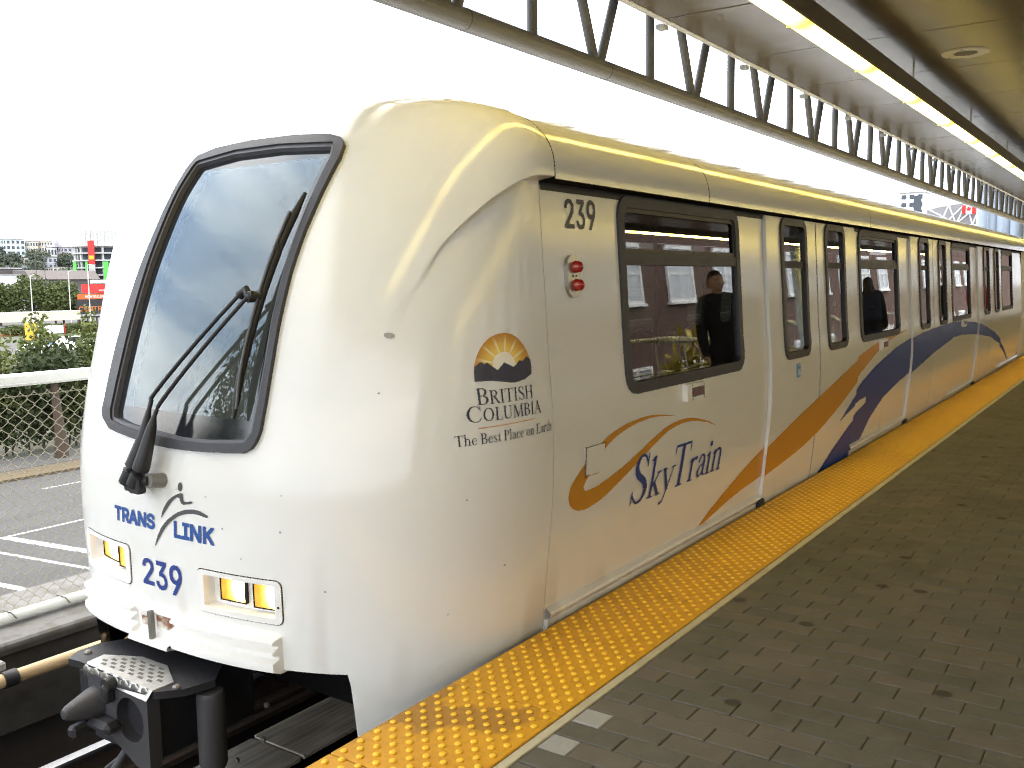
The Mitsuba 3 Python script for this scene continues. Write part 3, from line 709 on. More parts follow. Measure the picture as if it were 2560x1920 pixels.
put(cp + '__cone_lug', cat([box(XC - .20, XC - .15, 1.92, 2.05, -.35, -.30, .012), box(XC - .17, XC - .02, 1.98, 2.06, -.33, -.28, .02)]), 'coupler_dark')
tp = [(-.285, 2.075), (-.30, 2.16), (-.14, 2.235), (.03, 2.235), (.19, 2.15), (.19, 2.055)]
tr = put(cp + '__tread_plate', cat([ext(tp, -.115, -.109), M(np.array([(XC - .285, 2.075, -.1095), (XC + .19, 2.055, -.1095), (XC + .175, 2.035, -.150), (XC - .27, 2.052, -.150)]), [[0, 1, 2], [0, 2, 3]])]), 'tread_metal')
TP = Polygon(tp).buffer(-.012); bars = []
for i in range(-8, 9):
    for j in range(-4, 12):
        cx, cy = i * .062 + (j % 2) * .031 - .05, 2.03 + j * .024
        if not TP.contains(Point(cx, cy).buffer(.014)): continue
        for k in range(5):
            bars.append(at(box(-.0016, .0016, -.007, .007, 0, .003), XC + cx - .015 + k * .0065, cy, -.110, .35))
put(cp + '__raised_bar', cat(bars), 'steel_dull')
labels[cp + '__raised_bar'] = {'kind': 'stuff'}
for i in range(7):
    x = XC - .25 + i * .066
    put(cp + '__scallop', lathe([(.0, 0), (.022, .003), (.024, .008)], 12, (x, 2.045, -.128), 'y'), 'steel', True)
put(cp + '__latch', cat([lathe([(0, -.02), (.028, -.02), (.032, 0), (.028, .02), (0, .02)], 16, (XC - .06, 2.03, -.135), 'y'), box(XC - .085, XC - .045, 2.0, 2.05, -.21, -.13, .012)]), 'coupler_dark', 40)
for x, y in ((-.385, 2.14), (.235, 2.13)): put(cp + '__bolt', lathe([(0, .012), (.010, .012), (.016, .006), (.016, 0)], 8, (XC + x, y, -.115)), 'steel_dull', 30)
put(cp + '__air_cylinder', lathe([(0, 0), (.05, 0), (.055, -.02), (.055, -.30), (.045, -.32), (0, -.32)], 20, (XC + .28, 2.25, -.16)), 'coupler_grey', 40)
put(cp + '__hose', tube(catmull([(XC - .1, 2.12, -.45), (XC - .12, 2.02, -.56), (XC - .2, 1.95, -.62), (XC - .26, 2.1, -.60), (XC - .25, 2.4, -.5)], 6), .018, 10), 'coupler_grey', True)
for i, (x, y, z) in enumerate([(.2, 2.3, -.25), (.33, 2.5, -.3), (.36, 2.45, -.42), (.25, 2.4, -.52)]): put(cp + '__bolt', lathe([(0, 0), (.012, 0), (.012, .012), (0, .014)], 8, (XC + x, y - .02, z), 'y'), 'steel_dull', 30)
# ------------------------------------------------------------------ platform: base, pavers, tactile tiles
X0, X1 = -2.043, -1.578
tag('platform', kind='structure')
def base_fn(p, n, uv): return mix((0.11, 0.10, 0.075), (0.18, 0.16, 0.12), fbm(p.x * 6, p.y * 6, p.z * 6, 3))
bs('concrete_dark', mikit.proc(base_fn), 0.85)
PY0, PY1, PX1 = -9.0, 46.0, 5.4
scene['platform'] = mikit.ply(cat([box(X0 + .01, PX1, PY0, PY1, -.30, -.007), box(X0 + .12, X0 + .3, PY0, PY1, -1.0, -.31)]), 'concrete_dark')
def paver_mat(name, a, b):
    def fn(p, n, uv):
        g = fbm(p.x * 14, p.y * 14, 0.0, 4); fine = noise(p.x * 210, p.y * 210, 0)
        st = sm(.58, .80, fbm(p.x * 3.3 + 9, p.y * 3.3, 4.0, 4)); gum = sm(.075, .05, mikit.voronoi(p.x * 2.1, p.y * 2.1)[0]) * sm(.62, .7, mikit.voronoi(p.x * 2.1, p.y * 2.1)[2])
        c = mix(a, b, g * .75 + fine * .4)
        return mix(mix(c, (0.045, 0.038, 0.03), st * .25), (0.03, 0.026, 0.022), gum * .75)
    bs(name, mikit.proc(fn), 0.78, spec=.35)
paver_mat('paver_a', (0.090, 0.083, 0.070), (0.126, 0.117, 0.099))
paver_mat('paver_b', (0.104, 0.091, 0.077), (0.137, 0.121, 0.103))
paver_mat('paver_c', (0.082, 0.079, 0.066), (0.113, 0.109, 0.092))
paver_mat('paver_pale', (0.26, 0.26, 0.26), (0.34, 0.34, 0.33))
PW, PL = .105, .21
def paver_mesh(w, l, g=.0035, c=.0035, h=.02):
    x0, x1, y0, y1 = g / 2, l - g / 2, g / 2, w - g / 2
    lo = [(x0, y0, -h), (x1, y0, -h), (x1, y1, -h), (x0, y1, -h)]
    mi_ = [(x0, y0, -c), (x1, y0, -c), (x1, y1, -c), (x0, y1, -c)]
    tp_ = [(x0 + c, y0 + c, 0), (x1 - c, y0 + c, 0), (x1 - c, y1 - c, 0), (x0 + c, y1 - c, 0)]
    v = np.array(lo + mi_ + tp_)
    f = []
    for a in (0, 4):
        for k in range(4):
            j = (k + 1) % 4
            f += [[a + k, a + j, a + 4 + j], [a + k, a + 4 + j, a + 4 + k]]
    f += [[8, 9, 10], [8, 10, 11]]
    return v, np.array(f)
FULL, HALF = paver_mesh(PW, PL), paver_mesh(PW, PL / 2)
PX0 = X1 + .043
cells = []
y = 1.795 - PW * 110; r = 0
while y < PY1 - .2:
    odd = r % 2
    x = PX0
    if odd: cells.append((x, y, True)); x += PL / 2
    while x < 3.4: cells.append((x, y, False)); x += PL
    y += PW; r += 1
cells = [c for c in cells if c[1] > PY0]
def seen(x, y):
    d = np.array([x + .05, y + .05, 0]) - EYE
    z = d @ _fw
    if z < .5: return 0
    u, v = d @ _rt / z, d @ _up / z
    return 1 / z ** 2 * (1 if abs(u) < .545 and abs(v) < .41 else 0)
rank = sorted(range(len(cells)), key=lambda i: -seen(cells[i][0], cells[i][1]))
near = set(rank[:300])
ply_cache = {}
stuff = {m: [] for m in ('paver_a', 'paver_b', 'paver_c')}
for i, (x, y, half) in enumerate(cells):
    q = random.Random(i * 31 + 5)
    mat = q.choice(['paver_a', 'paver_a', 'paver_b', 'paver_c'])
    if half and 1.9 < y < 3.0 and q.random() < .75: mat = 'paver_pale'
    dz, tx, ty = q.uniform(-.0014, .0006), q.uniform(-.004, .004), q.uniform(-.006, .006)
    if i in near:
        k = (half, mat)
        if k not in ply_cache: ply_cache[k] = mikit.ply(M(*(HALF if half else FULL)), mat)
        put('platform__paver', {**ply_cache[k], 'to_world': T().translate([x, y, dz]).rotate([1, 0, 0], math.degrees(ty)).rotate([0, 1, 0], math.degrees(tx))}, None)
    else:
        v, f = HALF if half else FULL
        v = v.copy(); v[:, 2] += dz + v[:, 0] * -tx + v[:, 1] * ty
        stuff[mat if mat in stuff else 'paver_a'].append((v + [x, y, 0], f))
for m, l in stuff.items():
    n = len(l[0][0]); vs = []; fs = []; at_ = 0
    for v, f in l: vs.append(v); fs.append(f + at_); at_ += len(v)
    k = put('platform__distant_paving', M(np.vstack(vs), np.vstack(fs)), m)
    labels[k] = {'kind': 'stuff'}
def edge_fn(p, n, uv): return mix((0.36, 0.33, 0.24), (0.50, 0.46, 0.34), fbm(p.x * 25, p.y * 12, 0, 3))
bs('edging_concrete', mikit.proc(edge_fn), 0.8)
put('platform__edging', box(X1 + .004, PX0 - .004, PY0, PY1, -.03, -.001, .003), 'edging_concrete')


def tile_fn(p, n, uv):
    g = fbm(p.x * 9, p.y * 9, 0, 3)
    c = mix(mix((0.66, 0.335, 0.014), (0.56, 0.27, 0.012), g), (0.86, 0.52, 0.03), sm(.0012, .0048, p.z))  # darker base and paler dome tops by height, dome contrast put into the colour
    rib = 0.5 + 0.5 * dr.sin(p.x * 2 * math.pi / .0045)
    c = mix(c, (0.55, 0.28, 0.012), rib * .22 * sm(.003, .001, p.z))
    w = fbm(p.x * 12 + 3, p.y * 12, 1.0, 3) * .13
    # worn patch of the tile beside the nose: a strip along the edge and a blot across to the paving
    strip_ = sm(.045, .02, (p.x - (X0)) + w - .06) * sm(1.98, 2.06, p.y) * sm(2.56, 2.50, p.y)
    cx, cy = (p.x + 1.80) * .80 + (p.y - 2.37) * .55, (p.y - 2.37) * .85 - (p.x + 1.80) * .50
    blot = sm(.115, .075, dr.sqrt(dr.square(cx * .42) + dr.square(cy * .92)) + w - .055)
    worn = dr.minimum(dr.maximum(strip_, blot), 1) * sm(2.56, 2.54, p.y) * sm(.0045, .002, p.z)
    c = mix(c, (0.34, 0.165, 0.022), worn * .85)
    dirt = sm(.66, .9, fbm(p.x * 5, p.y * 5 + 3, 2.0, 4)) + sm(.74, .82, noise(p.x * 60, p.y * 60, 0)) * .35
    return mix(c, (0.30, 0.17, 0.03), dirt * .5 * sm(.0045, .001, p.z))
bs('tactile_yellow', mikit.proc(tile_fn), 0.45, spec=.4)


def tile_mesh(sides, full=True):
    ms = [box(0, X1 - X0 - .002, .002, .608, -.02, 0, .003)]
    pr = [(.0122, .0), (.0115, .0038), (.0088, .0062), (0, .0066)] if full else [(.0122, 0), (.0088, .0060), (0, .0066)]
    ring = np.arange(sides) * 2 * np.pi / sides
    dv = np.vstack([np.stack([r_ * np.cos(ring), r_ * np.sin(ring), 0 * ring + z], 1) for r_, z in pr[:-1]] + [np.array([[0, 0, pr[-1][1]]])])
    df = []
    L_ = len(pr) - 1
    for a in range(L_ - 1):
        for k in range(sides):
            j = (k + 1) % sides
            df += [[a * sides + k, a * sides + j, (a + 1) * sides + j], [a * sides + k, (a + 1) * sides + j, (a + 1) * sides + k]]
    for k in range(sides): df.append([(L_ - 1) * sides + k, (L_ - 1) * sides + (k + 1) % sides, L_ * sides])
    df = np.array(df); vs, fs = [], []
    at_ = 0
    for c in range(13):
        for r_ in range(8):
            x, y = .030 + c * .0336, .040 + r_ * .0757 + (c % 2) * .0378 - .009
            vs.append(dv + [x, y, 0]); fs.append(df + at_); at_ += len(dv)
    return cat([ms[0], M(np.vstack(vs), np.vstack(fs))])
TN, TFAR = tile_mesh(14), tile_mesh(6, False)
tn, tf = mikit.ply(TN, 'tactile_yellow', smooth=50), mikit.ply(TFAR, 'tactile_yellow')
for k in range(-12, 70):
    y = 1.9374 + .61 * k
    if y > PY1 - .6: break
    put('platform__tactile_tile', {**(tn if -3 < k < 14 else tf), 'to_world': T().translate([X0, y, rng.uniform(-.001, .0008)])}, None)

# ------------------------------------------------------------------ guideway: track bed, rails, plates, cable tube, parapet
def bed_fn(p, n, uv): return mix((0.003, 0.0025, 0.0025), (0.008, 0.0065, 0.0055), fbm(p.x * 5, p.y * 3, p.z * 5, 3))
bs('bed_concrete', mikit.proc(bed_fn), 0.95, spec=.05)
tag('track_bed', kind='structure')
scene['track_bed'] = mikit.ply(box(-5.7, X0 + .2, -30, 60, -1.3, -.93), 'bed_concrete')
bs('rail_steel', (0.45, 0.45, 0.46), 0.22, 0.95)
bs('rail_web', (0.06, 0.04, 0.03), 0.8)
for nm, cx, lb in (('rail', XC - .735, 'shiny steel running rail farther from the platform'), ('rail', XC + .735, 'shiny steel running rail under the platform side of the train')):
    rl = thing(nm, lb, 'rail')
    put(rl + '__head', box(cx - .036, cx + .036, -30, 60, -.755, -.72, .008), 'rail_steel')
    put(rl + '__web', cat([box(cx - .01, cx + .01, -30, 60, -.86, -.755), box(cx - .07, cx + .07, -30, 60, -.90, -.86, .01), box(cx - .12, cx + .12, -30, 60, -.94, -.90)]), 'rail_web')
def plate_fn(p, n, uv):
    g = fbm(p.x * 90, p.y * 2.5, 0, 3); s = fbm(p.x * 7, p.y * 4, 2.0, 3)
    return mix((0.12, 0.10, 0.08), (0.62, 0.56, 0.46), g * .6 + s * .6)
scene['reaction_plate'] = {'type': 'twosided', 'bsdf': {'type': 'principled', 'base_color': mikit.proc(plate_fn), 'roughness': .45, 'metallic': .4}}
rp = thing('reaction_rail', 'brushed metal plates lying along the middle of the track', 'rail')
for k in range(-8, 18):
    y = .62 + k * 1.1
    put(rp + '__plate', box(XC - .17, XC + .17, y, y + 1.085, -.735, -.715, .004), 'reaction_plate')
    put(rp + '__edge_strip', box(XC - .195, XC - .173, y + .02, y + .55, -.745, -.722, .003), 'edging_concrete')
put(rp + '__support', box(XC - .12, XC + .12, -8, 20, -.93, -.735), 'black_matte')
bs('cream_pipe', (0.55, 0.40, 0.22), 0.5)
pr_ = thing('power_rail_cover', 'long cream tube along the foot of the parapet wall', 'pipe')
for a, b in ((-12, 2.205), (2.25, 40)): put(pr_ + '__tube', tube([(-4.56, a, -.465), (-4.56, b, -.465)], .034, 14), 'cream_pipe', 40)
put(pr_ + '__coupling', tube([(-4.56, 2.195, -.465), (-4.56, 2.262, -.465)], .042, 14), 'black_rubber', 40)
put(pr_ + '__bracket', cat([box(-4.60, -4.52, y, y + .05, -.93, -.49) for y in np.arange(-6, 20, 2.4)]), 'rail_web')
put(pr_ + '__insulator_cap', box(-4.72, -4.60, 1.98, 2.24, -.44, -.39, .01), 'paver_pale')
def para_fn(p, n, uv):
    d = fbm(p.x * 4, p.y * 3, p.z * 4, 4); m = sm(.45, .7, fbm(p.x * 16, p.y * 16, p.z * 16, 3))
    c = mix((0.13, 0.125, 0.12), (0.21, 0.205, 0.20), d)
    side = sm(-.43, -.47, p.z)  # faces below the coping top go near black, shade of the track pit in the colour
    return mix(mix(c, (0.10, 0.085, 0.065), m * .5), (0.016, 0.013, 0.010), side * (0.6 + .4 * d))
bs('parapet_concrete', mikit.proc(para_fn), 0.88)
pw = thing('parapet_wall', 'weathered concrete parapet wall under the chain link fence', 'wall')
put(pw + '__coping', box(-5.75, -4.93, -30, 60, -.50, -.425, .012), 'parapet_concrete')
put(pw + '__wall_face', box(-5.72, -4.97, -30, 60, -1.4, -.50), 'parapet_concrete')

bs('galvanised', (0.46, 0.47, 0.45), 0.45, 0.35)
bs('white_rail', (0.74, 0.76, 0.72), 0.5)
bs('wire_metal', (0.40, 0.37, 0.28), 0.5, 0.3)
FX = -5.2
fn_ = thing('chain_link_fence', 'chain link fence with white rails behind the train nose', 'fence')
put(fn_ + '__top_rail', box(FX - .03, FX + .03, -4, 30, .895, .965, .012), 'white_rail', 30)
put(fn_ + '__bottom_rail', tube([(FX, -4, -.385), (FX, 30, -.385)], .033, 14), 'white_rail', 40)
for y in (.2, 3.9, 7.6, 11.3, 15, 18.7): put(fn_ + '__post', tube([(FX, y, -.43), (FX, y, .93)], .03, 12), 'white_rail', 40)
wires = []
pw_ = .0385
for k, y in enumerate(np.arange(.4, 6.0, pw_)):
    pts = []
    for i, z in enumerate(np.arange(-.37, .885, pw_)):
        side = (i + k) % 2
        yy = y + (pw_ * 1.06 if side else 0)
        pts += [(FX + (.006 if side else -.006), yy, z - .004), (FX - (.002 if side else -.002), yy, z + .004)]
    wires.append(tube(pts, .0021, 5, False))
k = put(fn_ + '__wire_mesh', cat(wires), 'wire_metal', 60)
labels[k] = {'kind': 'stuff'}
for z in (-.345, .84): put(fn_ + '__tension_wire', tube([(FX + .009, -4, z), (FX + .009, 30, z)], .0022, 5), 'wire_metal')
put(fn_ + '__wire_tie', cat([tube([(FX - .036, y, -.35), (FX + .036, y + .01, -.352), (FX + .04, y + .035, -.39)], .003, 5) for y in np.arange(1.0, 5.5, .31)]), 'seam_dark')

# ------------------------------------------------------------------ canopy: ceiling panels, trim, truss, deck
def ceil_fn(p, n, uv): return mix((0.20, 0.165, 0.112), (0.155, 0.128, 0.087), fbm(p.x * 1.3, p.y * 1.3, 0, 3))
def wavy(p, n, uv): return fbm(p.x * 3.0, p.y * 9.0, 0, 2)
scene['ceiling_panel'] = {'type': 'twosided', 'bsdf': {'type': 'bumpmap', 'tex': mikit.proc(wavy, 2e-3), 'scale': .0007, 'bsdf': {'type': 'roughplastic', 'diffuse_reflectance': mikit.proc(ceil_fn), 'int_ior': 1.6, 'specular_reflectance': 0.55, 'alpha': 0.03}}}
bs('truss_paint', (0.145, 0.14, 0.137), 0.4)
bs('fixture_brown', (0.085, 0.07, 0.058), 0.5)
bs('trim_pale', (0.62, 0.60, 0.56), 0.5)
ZC, CX = 3.40, -3.25
CXR = 5.6
can = thing('station_canopy', 'platform canopy with glossy ceiling panels and tubular edge truss', 'canopy')
pm = mikit.ply(box(CX + .035, CXR, .008, 1.593, ZC, ZC + .03, .004), 'ceiling_panel', smooth=False)
for k in range(-6, 26): put(can + '__ceiling_panel', {**pm, 'to_world': T().translate([0, 8.36 + 1.601 * (k - 1), rng.uniform(-.0015, .0015)])}, None)
put(can + '__edge_trim', box(CX - .03, CX + .028, -2.8, 46, ZC - .004, ZC + .06, .004), 'trim_pale')
put(can + '__deck', cat([box(-4.2, CXR + .3, -2.8, 46, 3.95, 4.05), box(CX, CXR, -2.8, 46, ZC + .05, ZC + .06)]), 'fixture_brown')
TX = -3.55
put(can + '__bottom_chord', tube([(TX, -2.8, 3.005), (TX, 46, 3.005)], .068, 18), 'truss_paint', 40)
put(can + '__top_chord', tube([(TX, -2.8, 3.88), (TX, 46, 3.88)], .068, 12), 'truss_paint', 40)
BAY = 1.742
vp = mikit.ply(tube([(0, 0, 3.05), (0, 0, 3.85)], .037, 10, False), 'truss_paint', smooth=60)
dp = [mikit.ply(tube([(0, s * .045, 3.05), (0, s * .40, 3.85)], .037, 10, False), 'truss_paint', smooth=60) for s in (-1, 1)]
ring = mikit.ply(tube([(0, -.004, 3.005), (0, .004, 3.005)], .0695, 18), 'fixture_brown')
for k in range(-6, 23):
    y = 8.90 + BAY * k
    put(can + '__truss_post', {**vp, 'to_world': T().translate([TX, y, 0])}, None)
    for d_ in dp: put(can + '__truss_diagonal', {**d_, 'to_world': T().translate([TX, y + BAY / 2, 0])}, None)
    put(can + '__chord_joint', {**ring, 'to_world': T().translate([TX, y + BAY / 2 + .12, 0])}, None)
    put(can + '__edge_clip', box(CX - .10, CX - .035, y - .30, y - .22, 3.365, 3.40), 'galvanised')
# long suspended light fixture, plus an added one out of view as fill
def glow_fn(p, n, uv):
    far = .66 + 1.15 * sm(2, 3, p.x)  # the added far strip glows stronger than the near one, to fill the train side
    u = (p.y - 1.31) / 1.69; u = u - dr.floor(u)
    e = sm(0.0, 0.22, u) * sm(1.0, 0.78, u)
    k = (0.72 + 0.4 * e) * far
    return mi.Color3f(LAMP[0] * k, LAMP[1] * (k - 0.10 * (1 - e)), LAMP[2] * (k * .9 - 0.35 * (1 - e)))
scene['diffuser'] = {'type': 'twosided', 'bsdf': {'type': 'principled', 'base_color': rgb(.7, .6, .35), 'roughness': .4}}
FZ = 3.10
for FXL, FXR, lb in ((-2.165, -2.0, 'long warm strip light hanging under the canopy ceiling above the train side'), (4.2, 4.365, 'warm strip light added out of view over the far side of the platform to brighten the train side, mirrored in the windows')):
    fix = thing('strip_light', lb, 'lamp', None)
    put(fix + '__housing', extrude_y(Polygon([(FXR, FZ + .01), (FXR + .012, FZ + .02), (FXR + .006, FZ + .145), (FXL + .02, FZ + .145), (FXL, FZ + .01)]), -.42, 44), 'fixture_brown', 30)
    arc_ = [(FXL + .004 + (FXR - FXL - .008) * a, FZ + .008 - .030 * math.sin(math.pi * a)) for a in np.linspace(0, 1, 9)]
    for k in range(-1, 25):
        y = 1.31 + 1.69 * k
        v = np.array([[x, yy, z] for yy in (y + .006, y + 1.684) for x, z in arc_])
        f = grid_faces(2, 9)
        dm_ = M(v, f[:, ::-1])
        put(fix + '__diffuser', dm_, 'diffuser', uv=uv_of(dm_, 0, 1), emitter={'type': 'area', 'radiance': mikit.proc(glow_fn)})
        put(fix + '__joint', box(FXL + .003, FXR - .003, y - .006, y + .006, FZ - .012, FZ + .012), 'trim_pale')
    for k in range(-2, 11): put(fix + '__hanger', tube([(FXR - .06, 9.7 + 3.2 * k, FZ + .14), (FXR - .06, 9.7 + 3.2 * k, ZC)], .009, 8), 'galvanised')
spk = thing('ceiling_speaker', 'round pale speaker cover in the dark part of the ceiling', 'speaker')
put(spk + '__ring', lathe([(.10, -.004), (.19, -.008), (.2, 0), (.2, .004), (.10, .004)], 40, (-1.56, 9.37, ZC - .003)), 'trim_pale', 40)
put(spk + '__grille', lathe([(0, -.006), (.10, -.006), (.10, 0)], 32, (-1.56, 9.37, ZC - .002)), 'fixture_brown', 40)
for a in (.5, 2.6, 4.7): put(spk + '__screw', lathe([(0, -.004), (.006, -.004), (.006, 0)], 8, (-1.56 + .165 * math.cos(a), 9.37 + .165 * math.sin(a), ZC - .0105)), 'seam_dark')
# ------------------------------------------------------------------ ground below and beyond, street, lot
GZ = -7.0
def ground_fn(p, n, uv):
    g = fbm(p.x * .03, p.y * .03, 0, 4)
    return mix(mix((0.07, 0.07, 0.05), (0.045, 0.06, 0.028), sm(.35, .65, g)), (0.035, 0.05, 0.028), sm(-420, -500, p.x))
bs('ground_mix', mikit.proc(ground_fn), 0.95)
gx = np.concatenate([[-2500], np.linspace(-1500, -450, 44), [-420, -200, 60, 600, 2500]]); gy = np.concatenate([[-2500, -600], np.linspace(-100, 1100, 25), [2500]])
GX, GY = np.meshgrid(gx, gy, indexing='ij')
def hill_h(x, y): return 36 * sst(-640, -850, x) * sst(-600, 200, y) + 5 * meshkit.fbm(np.stack([x * .006, y * .006, 0 * x], -1), 3, 2) * sst(-620, -760, x)
hill = hill_h(GX, GY)
tag('ground', kind='structure')
scene['ground'] = mikit.ply(M(np.stack([GX.ravel(), GY.ravel(), GZ - .02 + hill.ravel()], 1), grid_faces(len(gx), len(gy))), 'ground_mix', smooth=True)
def asphalt_fn(p, n, uv):
    g = fbm(p.x * .9, p.y * .12, 0, 4); f = noise(p.x * 9, p.y * 9, 0)
    return mix((0.048, 0.047, 0.046), (0.078, 0.076, 0.074), g * .8 + f * .25)
bs('asphalt', mikit.proc(asphalt_fn), 0.9)
def dry_fn(p, n, uv): return mix((0.12, 0.082, 0.036), (0.09, 0.078, 0.06), fbm(p.x * .7, p.y * .4, 0, 4))
bs('dry_grass', mikit.proc(dry_fn), 0.95)
bs('road_paint', (0.42, 0.42, 0.41), 0.7)
bs('walk_grey', (0.085, 0.08, 0.075), 0.9)
tag('street', kind='structure'); tag('pavement', kind='structure'); tag('verge', kind='structure')
scene['street'] = mikit.ply(box(-41.3, -6, -80, 160, GZ - .3, GZ), 'asphalt')
scene['verge'] = mikit.ply(box(-43.2, -41.3, -80, 160, GZ - .3, GZ + .12), 'dry_grass')
scene['pavement'] = mikit.ply(box(-46.2, -43.2, -80, 160, GZ - .3, GZ + .14), 'walk_grey')
def mark(pts): put('street__marking', trimesh.Trimesh(np.array([(x, y, GZ + .004) for x, y in pts]), [[0, 1, 2], [0, 2, 3]]), 'road_paint')
mark([(-32.25, -60), (-32.1, -60), (-32.1, 120), (-32.25, 120)])
for k in range(-14, 20): mark([(-38.7, 21.0 + 5.2 * k - 0.2), (-38.58, 21.0 + 5.2 * k - .2), (-38.58, 23.6 + 5.2 * k), (-38.7, 23.6 + 5.2 * k)])
for k in range(-3, 5):
    o = 5.6 * k
    for (a, b, w) in (((-32.1, 15.72), (-27.9, 16.33), .34), ((-30.6, 14.74), (-25.9, 15.42), .16), ((-27.6, 12.95), (-23.4, 13.56), .26)):
        mark([(a[0], a[1] + o), (b[0], b[1] + o), (b[0], b[1] + w + o), (a[0], a[1] + w + o)])
bs('lot_asphalt', (0.075, 0.072, 0.07), 0.9)
tag('parking_lot', kind='structure')
scene['parking_lot'] = mikit.ply(box(-150, -70, 10, 150, GZ - .2, GZ + .02), 'lot_asphalt')

# ------------------------------------------------------------------ trees
def leaf_bsdf(name, a, b, k=.3):
    def fn(p, n, uv): return mix(a, b, noise(p.x * k * 4, p.y * k * 4, p.z * k * 4) * .6 + noise(p.x * 31, p.y * 29, p.z * 23) * .4)
    scene[name] = {'type': 'twosided', 'bsdf': {'type': 'principled', 'base_color': mikit.proc(fn), 'roughness': .7, 'specular': .3}}
    return name
leaf_bsdf('leaf_light', (0.085, 0.115, 0.028), (0.15, 0.165, 0.045))
leaf_bsdf('leaf_mid', (0.055, 0.075, 0.024), (0.10, 0.115, 0.035))
leaf_bsdf('leaf_dark', (0.030, 0.045, 0.018), (0.055, 0.07, 0.026))
leaf_bsdf('leaf_hazed', (0.075, 0.095, 0.065), (0.11, 0.125, 0.085), .05)  # hillside leaves greyed and paled, distance haze mixed into the colour
leaf_bsdf('leaf_hill', (0.05, 0.065, 0.05), (0.085, 0.10, 0.07), .05)
leaf_bsdf('leaf_autumn', (0.20, 0.17, 0.02), (0.30, 0.22, 0.03))
bs('bark', (0.07, 0.05, 0.035), 0.95)


def leaves(n, r, seed, size, shape, thin=.35):
    """leaf-sized faces in clumps through a crown's volume; shape(p in unit ball) -> keep, scaled by r"""
    g = np.random.default_rng(seed)
    p = g.normal(size=(n * 3, 3)); p /= np.linalg.norm(p, axis=1, keepdims=True)
    p *= g.uniform(0, 1, (len(p), 1)) ** (1 / 2.2)
    k = meshkit.noise(p * 3.1 + seed, seed) * .6 + meshkit.noise(p * 7.3 + seed, seed + 1) * .4
    rad = np.linalg.norm(p, axis=1)
    keep = (k > thin + .22 * rad ** 2) & shape(p)
    p = p[keep][:n] * r
    d = g.normal(size=p.shape); d /= np.linalg.norm(d, axis=1, keepdims=True)
    e = np.cross(d, g.normal(size=p.shape)); e /= np.linalg.norm(e, axis=1, keepdims=True)
    s = size * g.uniform(.6, 1.3, (len(p), 1))
    v = np.stack([p - e * s * .5, p + d * s, p + e * s * .5, p - d * s], 1).reshape(-1, 3)
    i = np.arange(len(p)) * 4
    return M(v, np.vstack([np.stack([i, i + 1, i + 2], 1), np.stack([i, i + 2, i + 3], 1)]))


def tree(name, label, x, y, z0, h, w, mat, seed, n=2600, size=.16, trunk=.35, group=None, thin=.35, low=.22):
    t_ = thing(name, label, 'tree', group)
    g = random.Random(seed)
    ch = h * (1 - low)
    c = leaves(n, np.array([w / 2, w / 2, ch / 2]), seed, size, lambda p: (p[:, 2] > -.9), thin)
    put(t_ + '__crown', at(c, x, y, z0 + h - ch / 2), mat)
    tr_ = [tube([(x, y, z0 - .3), (x + g.uniform(-.2, .2), y + g.uniform(-.2, .2), z0 + h * .4), (x, y, z0 + h * .85)], [trunk / 2, trunk / 2.6, .03], 8)]
    for k in range(6):
        a = g.uniform(0, 6.28); z = z0 + h * g.uniform(.3, .6); L_ = w * g.uniform(.28, .42)
        tr_.append(tube([(x, y, z), (x + math.cos(a) * L_ * .5, y + math.sin(a) * L_ * .5, z + h * .12), (x + math.cos(a) * L_, y + math.sin(a) * L_, z + h * .22)], [trunk / 5, trunk / 8, .015], 6))
    put(t_ + '__trunk', cat(tr_), 'bark')
    return t_


# saplings along the pavement: pale tops over a dark hedge
GS = 'young street trees behind the fence'
SAP = [(-48.2, 24.2, 6.4, 3.4, 'leaf_light', 'bushy young tree at the left edge of the photo above the white fence rail'),
       (-48.9, 26.6, 7.3, 2.5, 'leaf_light', 'tall thin young tree second from the left above the white fence rail'),
       (-48.0, 27.9, 6.2, 3.2, 'leaf_mid', 'middle young tree in front of the pale car park wall'),
       (-49.4, 29.8, 7.5, 2.4, 'leaf_light', 'slender young tree whose top reaches the dark advertising board'),
       (-48.3, 30.9, 6.0, 3.4, 'leaf_mid', 'young tree nearest the train nose beside the white parked cars'),
       (-48.6, 21.6, 6.8, 3.4, 'leaf_mid', 'young tree just beyond the left edge of the frame'),
       (-48.6, 33.6, 6.6, 3.4, 'leaf_mid', 'young tree hidden mostly by the train nose')]
for i, (x, y, h, w, m, lb) in enumerate(SAP):
    tree('young_tree', lb, x, y, GZ, h, w, m, 40 + i, 2300, .15, .13, GS, .37, .12)
hd = thing('hedge', 'dark dense hedge behind the fence along the dry verge', 'hedge')
hs = []
for i, y in enumerate(np.arange(14, 46, 1.5)):
    hs.append(at(leaves(1500, np.array([1.3, 1.5, 2.15]), 300 + i, .16, lambda p: p[:, 2] > -1, .22), -48.0 + .3 * math.sin(i * 2.1), y, GZ + 2.3))
put(hd + '__foliage', cat(hs), 'leaf_dark'); put(hd + '__stems', cat([tube([(-48 + .2 * math.sin(i), y, GZ), (-48, y + .2, GZ + 2.4)], .05, 6) for i, y in enumerate(np.arange(14, 46, .8))]), 'bark')
tk = thing('tree_trunk', 'thick dark trunk standing on the dry verge behind the fence wires', 'tree')
put(tk + '__trunk', tube([(-44.4, 25.0, GZ), (-44.5, 25.05, GZ + 1.3), (-44.9, 25.1, GZ + 3.8)], [.34, .26, .17], 10), 'bark')
put(tk + '__crown', at(leaves(1500, np.array([1.9, 1.9, 1.3]), 77, .17, lambda p: p[:, 2] > -1, .3), -45.6, 25.2, GZ + 4.4), 'leaf_dark')

